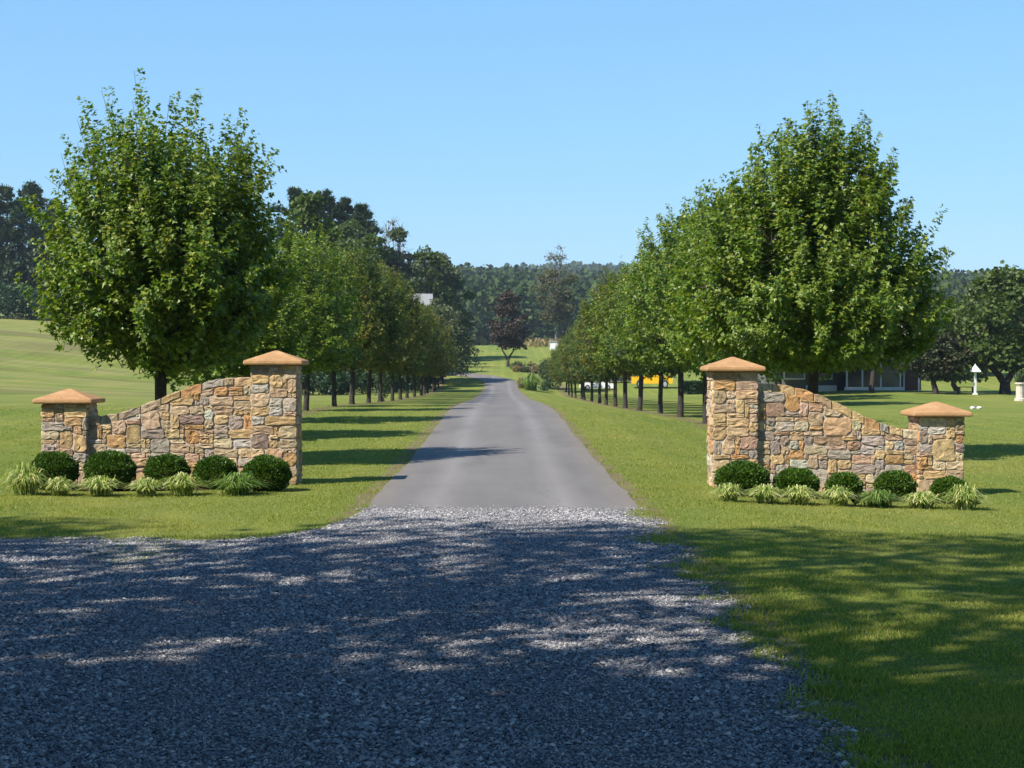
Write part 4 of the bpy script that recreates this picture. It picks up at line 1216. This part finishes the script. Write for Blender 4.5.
def car_body(mb, prof, arches, w, mi=0):
    """side profile polygon (x,z) top line from rear to front; wheel arches cut in the lower line"""
    low = []
    zb = prof['sill']
    x = prof['x0']; low.append((x, zb))
    for (ax, ar) in arches:
        low.append((ax - ar, zb))
        for a in np.linspace(PI, 0, 9)[1:-1]:
            low.append((ax + ar * math.cos(a), zb + ar * math.sin(a)))
        low.append((ax + ar, zb))
    low.append((prof['x1'], zb))
    poly = low + prof['top'][::-1]
    prism(mb, poly, -w / 2, w / 2, mi)

def pickup():
    Y = 160.0; xa, xb = px(631.5, Y), px(672.5, Y); Ln = xb - xa
    k = Ln / 4.9
    root = empty('yellow_pickup', ((xa + xb) / 2, Y, gz((xa + xb) / 2, Y)), rz=-.06, scale=(k, k, k * 1.3))
    h = 2.45
    mb = MB()
    car_body(mb, dict(x0=-h, x1=h, sill=.42, top=[(-h, 1.08), (-.62, 1.10), (.75, 1.10), (2.05, 1.02), (2.38, .95), (h, .72)]), [(-1.45, .45), (1.55, .45)], 1.78)
    b = mb.build('body', M['yellow'], root)
    mb = MB(); V = []
    for z, s, xl, xr in ((1.105, .86, -.62, .80), (1.78, .72, -.50, .28), (1.82, .68, -.45, .22)):
        V += [(xl, -s, z), (xr, -s, z), (xr, s, z), (xl, s, z)]
    mb.add(V, [np.array([(4 * j + i, 4 * j + (i + 1) % 4, 4 * j + 4 + (i + 1) % 4, 4 * j + 4 + i) for j in range(2) for i in range(4)] + [(8, 9, 10, 11)])])
    mb.build('cab', M['yellow'], root)
    for s in (-1, 1):
        mb = MB(); mb.add([(-.50, s * .85, 1.18), (.58, s * .85, 1.18), (.22, s * .745, 1.70), (-.42, s * .745, 1.70)], [np.arange(4)[None]])
        mb.build('side_window', M['glass'], root)
    mb = MB(); mb.add([(.79, -.78, 1.16), (.79, .78, 1.16), (.33, .66, 1.72), (.33, -.66, 1.72)], [np.arange(4)[None]]); mb.build('windscreen', M['glass'], root)
    mb = MB(); box(mb, -h + .1, -.7, -.78, .78, 1.103, 1.13); mb.build('bed', M['black'], root)
    for s in (-1, 1):
        mb = MB(); box(mb, h - .04, h + .02, s * .75 - .13, s * .75 + .13, .74, .9); mb.build('headlight', M['white'], root)
        mb = MB(); box(mb, -h - .02, -h + .04, s * .8 - .07, s * .8 + .07, .75, 1.02); mb.build('tail_light', M['red'], root)
    mb = MB(); box(mb, h - .02, h + .12, -.85, .85, .42, .60); mb.build('bumper', M['chrome'], root)
    for x in (-1.45, 1.55):
        for s in (-1, 1): wheel(root, x, s * .79, .37, .37, .24)
    tag(root, 'bright yellow pickup truck parked on the grass behind the right tree row', 'pickup truck')
pickup()

def sedan(name, xpa, xpb, Y, paint, label, rz=0):
    xa, xb = px(xpa, Y), px(xpb, Y); k = (xb - xa) / 4.5
    root = empty(name, ((xa + xb) / 2, Y, gz((xa + xb) / 2, Y)), rz=rz, scale=(k, k, k * 1.15))
    h = 2.25
    mb = MB(); car_body(mb, dict(x0=-h, x1=h, sill=.24, top=[(-h, .62), (-h + .12, .90), (-1.3, .95), (1.0, .93), (2.0, .76), (h, .55)]), [(-1.32, .38), (1.35, .38)], 1.72)
    mb.build('body', M[paint], root)
    mb = MB(); V = []
    for z, s, xl, xr in ((.94, .80, -1.75, 1.05), (1.38, .62, -.95, .25), (1.42, .55, -.8, .1)):
        V += [(xl, -s, z), (xr, -s, z), (xr, s, z), (xl, s, z)]
    mb.add(V, [np.array([(4 * j + i, 4 * j + (i + 1) % 4, 4 * j + 4 + (i + 1) % 4, 4 * j + 4 + i) for j in range(2) for i in range(4)] + [(8, 9, 10, 11)])])
    mb.build('cabin', M[paint], root)
    for s in (-1, 1):
        mb = MB(); mb.add([(-1.45, s * .80, .98), (.82, s * .80, .98), (.18, s * .645, 1.34), (-.90, s * .645, 1.34)], [np.arange(4)[None]])
        mb.build('side_window', M['glass'], root)
    for x0, x1 in ((1.02, .30), (-1.72, -1.0)):
        mb = MB(); sg = 1 if x0 > 0 else -1
        mb.add([(x0 + .01 * sg, -.70, .99), (x0 + .01 * sg, .70, .99), (x1 + .01 * sg, .58, 1.35), (x1 + .01 * sg, -.58, 1.35)], [np.arange(4)[None]]); mb.build('windscreen', M['glass'], root)
    for s in (-1, 1):
        mb = MB(); box(mb, h - .05, h + .02, s * .68 - .16, s * .68 + .16, .56, .68); mb.build('headlight', M['chrome'], root)
        mb = MB(); box(mb, -h - .02, -h + .05, s * .70 - .14, s * .70 + .14, .64, .80); mb.build('tail_light', M['red'], root)
    for x in (-1.32, 1.35):
        for s in (-1, 1): wheel(root, x, s * .76, .31, .31, .2)
    tag(root, label, 'car', 'cars parked behind the right tree row')
sedan('parked_car', 580, 614, 158, 'white', 'white car parked behind the far trunks of the right row', .03)
sedan('parked_car', 606, 632, 166, 'darkpaint', 'dark blue car parked between the white car and the yellow pickup', -.1)

def hedge():
    r = np.random.default_rng(820)
    Y = 150.0; x0, x1 = px(682, Y), px(714, Y)
    n = 3600; W = x1 - x0
    P = np.stack([r.uniform(-W / 2, W / 2, n), r.uniform(-.55, .55, n), r.uniform(.02, 1, n)], 1)
    sh = r.integers(0, 3, n); P[sh == 0, 1] = -.55 + r.normal(0, .05, (sh == 0).sum()); P[sh == 1, 2] = 1 + r.normal(0, .04, (sh == 1).sum())
    P[:, 2] *= 1.0
    u = np.stack([r.normal(size=n) * .4, -np.ones(n), np.full(n, .7)], 1)
    mb = MB(); scatter(mb, P, u + r.normal(size=(n, 3)) * .6, u + r.normal(size=(n, 3)) * .5, r.uniform(.14, .26, n), OVAL_T)
    x = (x0 + x1) / 2
    o = mb.build('clipped_hedge', M['hedge'], loc=(x, Y, gz(x, Y)))
    tag(o, 'clipped dark green hedge left of the right wall\'s tall pillar', 'hedge')
hedge()

def bird_house_post():
    Y = 103.0; x = px(976, Y)
    root = empty('bird_feeder_post', (x, Y, gz(x, Y)))
    mb = MB(); box(mb, -.065, .065, -.065, .065, -.2, 1.35); box(mb, -.13, .13, -.13, .13, -.2, .10); mb.build('post', M['offwhite'], root)  # post and roof off-white instead of white: shade put into the colour
    mb = MB(); box(mb, -.22, .22, -.22, .22, 1.352, 1.40); mb.build('tray', M['white'], root)
    mb = MB()
    V = [(-.30, -.30, 1.405), (.30, -.30, 1.405), (.30, .30, 1.405), (-.30, .30, 1.405), (-.05, -.05, 1.78), (.05, -.05, 1.78), (.05, .05, 1.78), (-.05, .05, 1.78), (0, 0, 1.90)]
    mb.add(V, [np.array([(3, 2, 1, 0), (0, 1, 5, 4), (1, 2, 6, 5), (2, 3, 7, 6), (3, 0, 4, 7)]), np.array([(4, 5, 8), (5, 6, 8), (6, 7, 8), (7, 4, 8)])]); mb.build('roof', M['offwhite'], root)
    tag(root, 'white post with small peaked roof on the lawn by the house', 'bird feeder')
bird_house_post()

def bench():
    Y = 104.0; x = px(967, Y)
    root = empty('garden_bench', (x, Y, gz(x, Y)), rz=.1)
    mb = MB(); 
    for k in range(3): box(mb, -.55, .55, -.2 + .14 * k, -.08 + .14 * k, .42, .46)
    mb.build('seat', M['wood'], root)
    for sx in (-.48, .48):
        mb = MB(); box(mb, sx - .05, sx + .05, -.18, .18, -.05, .418); mb.build('leg', M['wood'], root)
    tag(root, 'low dark backless bench beside the white post', 'bench')
bench()

for k, (xp, yp, lab) in enumerate([(973.5, 409, 'left one of two small white stones on the lawn right of the wall'), (980, 409.5, 'right one of two small white stones on the lawn right of the wall')]):
    Y = 74.0; x = px(xp, Y); r = np.random.default_rng(830 + k)
    bm = bmesh.new(); bmesh.ops.create_icosphere(bm, subdivisions=3, radius=.11)
    for v in bm.verts:
        v.co.z *= .75; v.co *= 1 + .12 * math.sin(v.co.x * 31 + k) * math.sin(v.co.y * 27) + .06 * math.sin(v.co.z * 50)
    me = bpy.data.meshes.new('garden_stone'); bm.to_mesh(me); bm.free(); me.materials.append(M['offwhite'])
    for p in me.polygons: p.use_smooth = True
    o = bpy.data.objects.new('garden_stone', me); COL.objects.link(o); o.location = (x, Y, gz(x, Y) + .05)
    tag(o, lab, 'stone', 'white stones on the right lawn')

def planter():
    Y = 92.0; x = px(1021, Y)
    root = empty('stone_planter', (x, Y, gz(x, Y)))
    mb = MB()
    tube(mb, [(0, 0, -.1), (0, 0, .12), (0, 0, .16), (0, 0, .8), (0, 0, .95), (0, 0, 1.0)], [.30, .30, .22, .20, .30, .26], 12); mb.build('pot', M['stonepale'], root)
    r = np.random.default_rng(840); n = 90
    a = r.uniform(0, 2 * PI, n); D = np.stack([np.cos(a) * .5, np.sin(a) * .5, np.ones(n)], 1) + r.normal(size=(n, 3)) * .2
    mb = MB(); scatter(mb, np.tile([0, 0, .98], (n, 1)) + r.normal(size=(n, 3)) * np.array([.1, .1, .01]), D, r.normal(size=(n, 3)), r.uniform(.3, .75, n), (np.array([(-.05, 0, 0), (.05, 0, 0), (.04, .6, .02), (0, 1, -.05), (-.04, .6, .02)]), [np.array([0, 1, 2, 3, 4])]))
    mb.build('plant', M['shrub'], root)
    tag(root, 'pale stone planter with spiky plant at the right edge', 'planter')
planter()

RT = 'garden trees around the ranch house'
plant_tree('garden_tree', lobed_parts(901, hgt(332, 936, 104), 1.1, 2.25, 22, .17, 5200, trunk_r=.16), spot(936, 104), 'small dark green tree before the house right of its porch', 'tree', RT, 'reddish')
plant_tree('garden_tree', lobed_parts(902, hgt(268, 1006, 106), 1.7, 4.3, 30, .24, 8200, trunk_r=.30, fork=True), spot(1006, 106), 'large forked green tree at the right edge of the lawn', 'tree', RT, 'oak')
plant_tree('garden_tree', lobed_parts(903, 10.5, 2.2, 5.2, 28, .26, 8200, trunk_r=.2), (px(738, 85), 85, gz(px(738, 85), 85)), 'green shade tree on the lawn hidden behind the right wall\'s tall pillar', 'tree', RT, 'oak')
plant_tree('garden_tree', lobed_parts(904, 10.5, 2.6, 4.4, 28, .26, 8200, trunk_r=.2), (px(778, 108), 108, gz(px(778, 108), 108)), 'broad shade tree before the left end of the ranch house', 'tree', RT, 'oak')
plant_tree('garden_tree', lobed_parts(907, 10.0, 2.2, 4.6, 28, .26, 7800, trunk_r=.2), (px(751, 97), 97, gz(px(751, 97), 97)), 'lawn shade tree between two others left of the ranch house', 'tree', RT, 'oak')
plant_tree('garden_tree', lobed_parts(906, 9.5, 2.6, 4.0, 28, .26, 7800, trunk_r=.2), (px(811, 112), 112, gz(px(811, 112), 112)), 'shade tree close to the house left of its porch', 'tree', RT, 'oak')
plant_tree('garden_tree', lobed_parts(905, 9.0, 3.4, 3.6, 26, .24, 7000, trunk_r=.15), (px(872, 108), 108, gz(px(872, 108), 108)), 'slim trunked shade tree directly before the screened porch', 'tree', RT, 'oak')
for k, (xp, yt, Y, R, mt, lab) in enumerate([(958, 300, 150, 4.5, 'oak', 'green tree behind the white post with peaked roof'), (985, 282, 175, 5.5, 'willow', 'pale green tree behind the large forked tree'),
                                             (1040, 275, 140, 5.0, 'oak', 'green tree cut by the right edge of the view'), (910, 300, 170, 5.0, 'oak', 'green tree rising behind the ranch house roof'),
                                             (850, 290, 175, 5.5, 'oak', 'dark tree behind the ranch house hidden by the biggest right maple')]):
    plant_tree('background_tree', lobed_parts(910 + k, hgt(yt, xp, Y), 1.5, R, 26, .34, 5600), spot(xp, Y), lab, 'tree', 'trees beyond the ranch house', mt)
for k, (xp, yt, Y, R, lab) in enumerate([(600, 345, 215, 5, 'dark tree behind the parked white car'), (640, 335, 225, 5.5, 'dark tree behind the yellow pickup truck'), (690, 330, 215, 5.5, 'dark tree behind the clipped hedge')]):
    plant_tree('background_tree', lobed_parts(920 + k, hgt(yt, xp, Y), .8, R, 24, .36, 5200), spot(xp, Y), lab, 'tree', 'trees behind the parked vehicles', 'oak')

# ------------------------------------------------------------------ far woods
def forest(name, seed, n, xr, yr, hr, leaf, per, label):
    r = np.random.default_rng(seed)
    y = r.uniform(*yr, n); x = r.uniform(xr[0], xr[1], n) * y
    h = r.uniform(*hr, n); w = h * r.uniform(.30, .45, n); z = g(x, y)
    idx = np.repeat(np.arange(n), per); K = len(idx)
    u = rand_unit(r, K); u[:, 2] = np.where(u[:, 2] < -.3, -u[:, 2], u[:, 2]); u[:, 1] = np.where(r.uniform(size=K) < .55, -np.abs(u[:, 1]), u[:, 1])
    lump = 1 + .18 * np.sin(u[:, 0] * 5 + idx) * np.sin(u[:, 2] * 6 + idx * 1.3)
    P = np.stack([x[idx] + u[:, 0] * w[idx] * lump, y[idx] + u[:, 1] * w[idx] * lump, z[idx] + h[idx] * (.55 + .45 * u[:, 2] * lump) * np.where(r.uniform(size=K) < .3, r.uniform(.15, 1, K), 1)], 1)
    D = u + r.normal(size=(K, 3)) * .7
    mb = MB(); scatter(mb, P, D, u + np.array([0, 0, .6]) + r.normal(size=(K, 3)) * .4, leaf * r.uniform(.6, 1.3, K), CLUMP_T)
    o = mb.build(name, M['forest'])
    tag(o, label, 'forest', kind='stuff')
forest('wooded_hill', 950, 2200, (-.30, .34), (425, 760), (11, 17), 1.7, 110, 'dense green woods covering the hill beyond the drive')
forest('far_wooded_ridge', 951, 2600, (-.36, .36), (1150, 1560), (12, 17), 4.2, 34, 'hazy blue green woods along the most distant ridge')

# ------------------------------------------------------------------ roadside trees left of and behind the viewer (they shade the gravel)
SH = 'tall roadside trees shading the gravel'
SHT = [(-7.1, 6.5, 15.5, 3.3, 0, 'tall oak leaning over the gravel nearest the right lawn'), (-11.2, 6.6, 15.8, 3.7, 0, 'tall oak at the roadside left of the gravel'),
       (-16.6, 7.4, 15.5, 3.7, 0, 'tall oak farther along the road to the left'), (-22.4, 8.0, 15.5, 4.0, 0, 'tall oak at the far left of the roadside trees'),
       (-2.0, -1.9, 15.5, 4.0, 1, 'tall oak behind the viewer by the gravel'), (-7.6, -1.8, 16.0, 4.2, 1, 'tall oak on the left verge just behind the viewer'),
       (-13.4, -1.6, 16.0, 4.3, 1, 'tall oak behind the viewer farther to the left'), (-19.4, -.4, 16.5, 4.4, 1, 'tall oak at the left end of the second line'),
       (-5.0, -7.0, 17.0, 4.4, 1, 'tall oak in the third line behind the viewer'), (-11.5, -7.2, 17.0, 4.4, 1, 'tall oak at the back of the roadside trees'),
       (-5.6, 3.4, 15.0, 2.3, 0, 'unseen slender oak on the left verge added to shade the right lawn'), (-11.6, 3.0, 15.0, 2.5, 0, 'unseen slender oak between the two lines added to fill a gap in the shade'), (7.6, 7.4, 15.0, 4.2, 1, 'unseen tall oak added on the right lawn to block sky light'), (6.4, -.6, 16.0, 4.2, 1, 'unseen tall oak added right of the viewer to block sky light'), (5.0, -9.0, 16.0, 4.4, 1, 'unseen tall oak added behind the viewer on the right to block sky light')]  # slender and right-hand oaks are unseen additions: fill shade gaps, block sky light
for k, (x, y, H, R, dense, lab) in enumerate(SHT):
    parts = lobed_parts(970 + k, H, 4.6, R, 30, .30, 7500, trunk_r=.26) if dense else lobed_parts(970 + k, H, 6.6, R, 30, .165, int(5600 * (R / 3.7) ** 2), trunk_r=.2)
    plant_tree('roadside_oak', parts, (x, y, gz(x, y)), lab, 'tree', SH, 'oak')

# ------------------------------------------------------------------ the air
def haze():
    mb = MB(); box(mb, -1500, 1500, -420, 2300, -6, 125)
    m, nt, out = new_mat('haze_air')
    v = N(nt, 'ShaderNodeVolumePrincipled'); v.inputs['Color'].default_value = (.70, .86, 1.0, 1); v.inputs['Density'].default_value = .00017; v.inputs['Anisotropy'].default_value = .1
    L(nt, v.outputs[0], out.inputs['Volume'])
    o = mb.build('haze', m); tag(o, 'thin pale blue haze in front of the far woods', 'haze', kind='stuff')
haze()

# ------------------------------------------------------------------ light, sky, camera
AZ = math.radians(53); EL = math.radians(45)
sd = Vector((-math.sin(AZ) * math.cos(EL), -math.cos(AZ) * math.cos(EL), math.sin(EL)))
sun = bpy.data.lights.new('sun', 'SUN'); sun.energy = 5.0; sun.angle = math.radians(.53); sun.color = (1.0, .93, .82)
so = bpy.data.objects.new('sun', sun); COL.objects.link(so); so.rotation_euler = sd.to_track_quat('Z', 'Y').to_euler(); so.location = (-30, -30, 60)

w = bpy.data.worlds.new('World'); SC.world = w; w.use_nodes = True
nt = w.node_tree; nt.nodes.clear()
wo = nt.nodes.new('ShaderNodeOutputWorld'); bg = nt.nodes.new('ShaderNodeBackground'); sky = nt.nodes.new('ShaderNodeTexSky')
sky.sky_type = 'NISHITA'; sky.sun_disc = False; sky.sun_elevation = EL
sky.sun_rotation = math.atan2(sd.x, sd.y)
sky.air_density = 1.0; sky.dust_density = 0; sky.ozone_density = 2.5; sky.altitude = 100
bg.inputs['Strength'].default_value = .10
hs = nt.nodes.new('ShaderNodeHueSaturation'); hs.inputs['Saturation'].default_value = 1.25
nt.links.new(sky.outputs[0], hs.inputs['Color'])
tc = nt.nodes.new('ShaderNodeTexCoord'); sx = nt.nodes.new('ShaderNodeSeparateXYZ'); nt.links.new(tc.outputs['Generated'], sx.inputs[0])
mr = nt.nodes.new('ShaderNodeMapRange'); mr.inputs[1].default_value = .0; mr.inputs[2].default_value = .8; mr.inputs[3].default_value = .74; mr.inputs[4].default_value = 0
nt.links.new(sx.outputs[2], mr.inputs[0])
zc = mixrgb(nt, mr.outputs[0], hs.outputs[0], (1.62, 3.55, 5.9))
nt.links.new(zc, bg.inputs[0]); nt.links.new(bg.outputs[0], wo.inputs[0])

cam = bpy.data.cameras.new('camera'); cam.sensor_width = 36; cam.lens = F / 1024 * 36; cam.clip_end = 6000; cam.clip_start = .05
co = bpy.data.objects.new('camera', cam); COL.objects.link(co); co.location = (0, 0, CAMH)
co.rotation_euler = (PI / 2 - (384 - HY) / F, 0, -(512 - HX) / F)
SC.camera = co
SC.view_settings.view_transform = 'Standard'; SC.view_settings.look = 'None'; SC.view_settings.exposure = .82; SC.view_settings.gamma = 1
SC.cycles.max_bounces = 8; SC.cycles.diffuse_bounces = 3; SC.cycles.transmission_bounces = 4; SC.cycles.volume_bounces = 0
SC.cycles.use_denoising = True
SC.cycles.use_adaptive_sampling = True
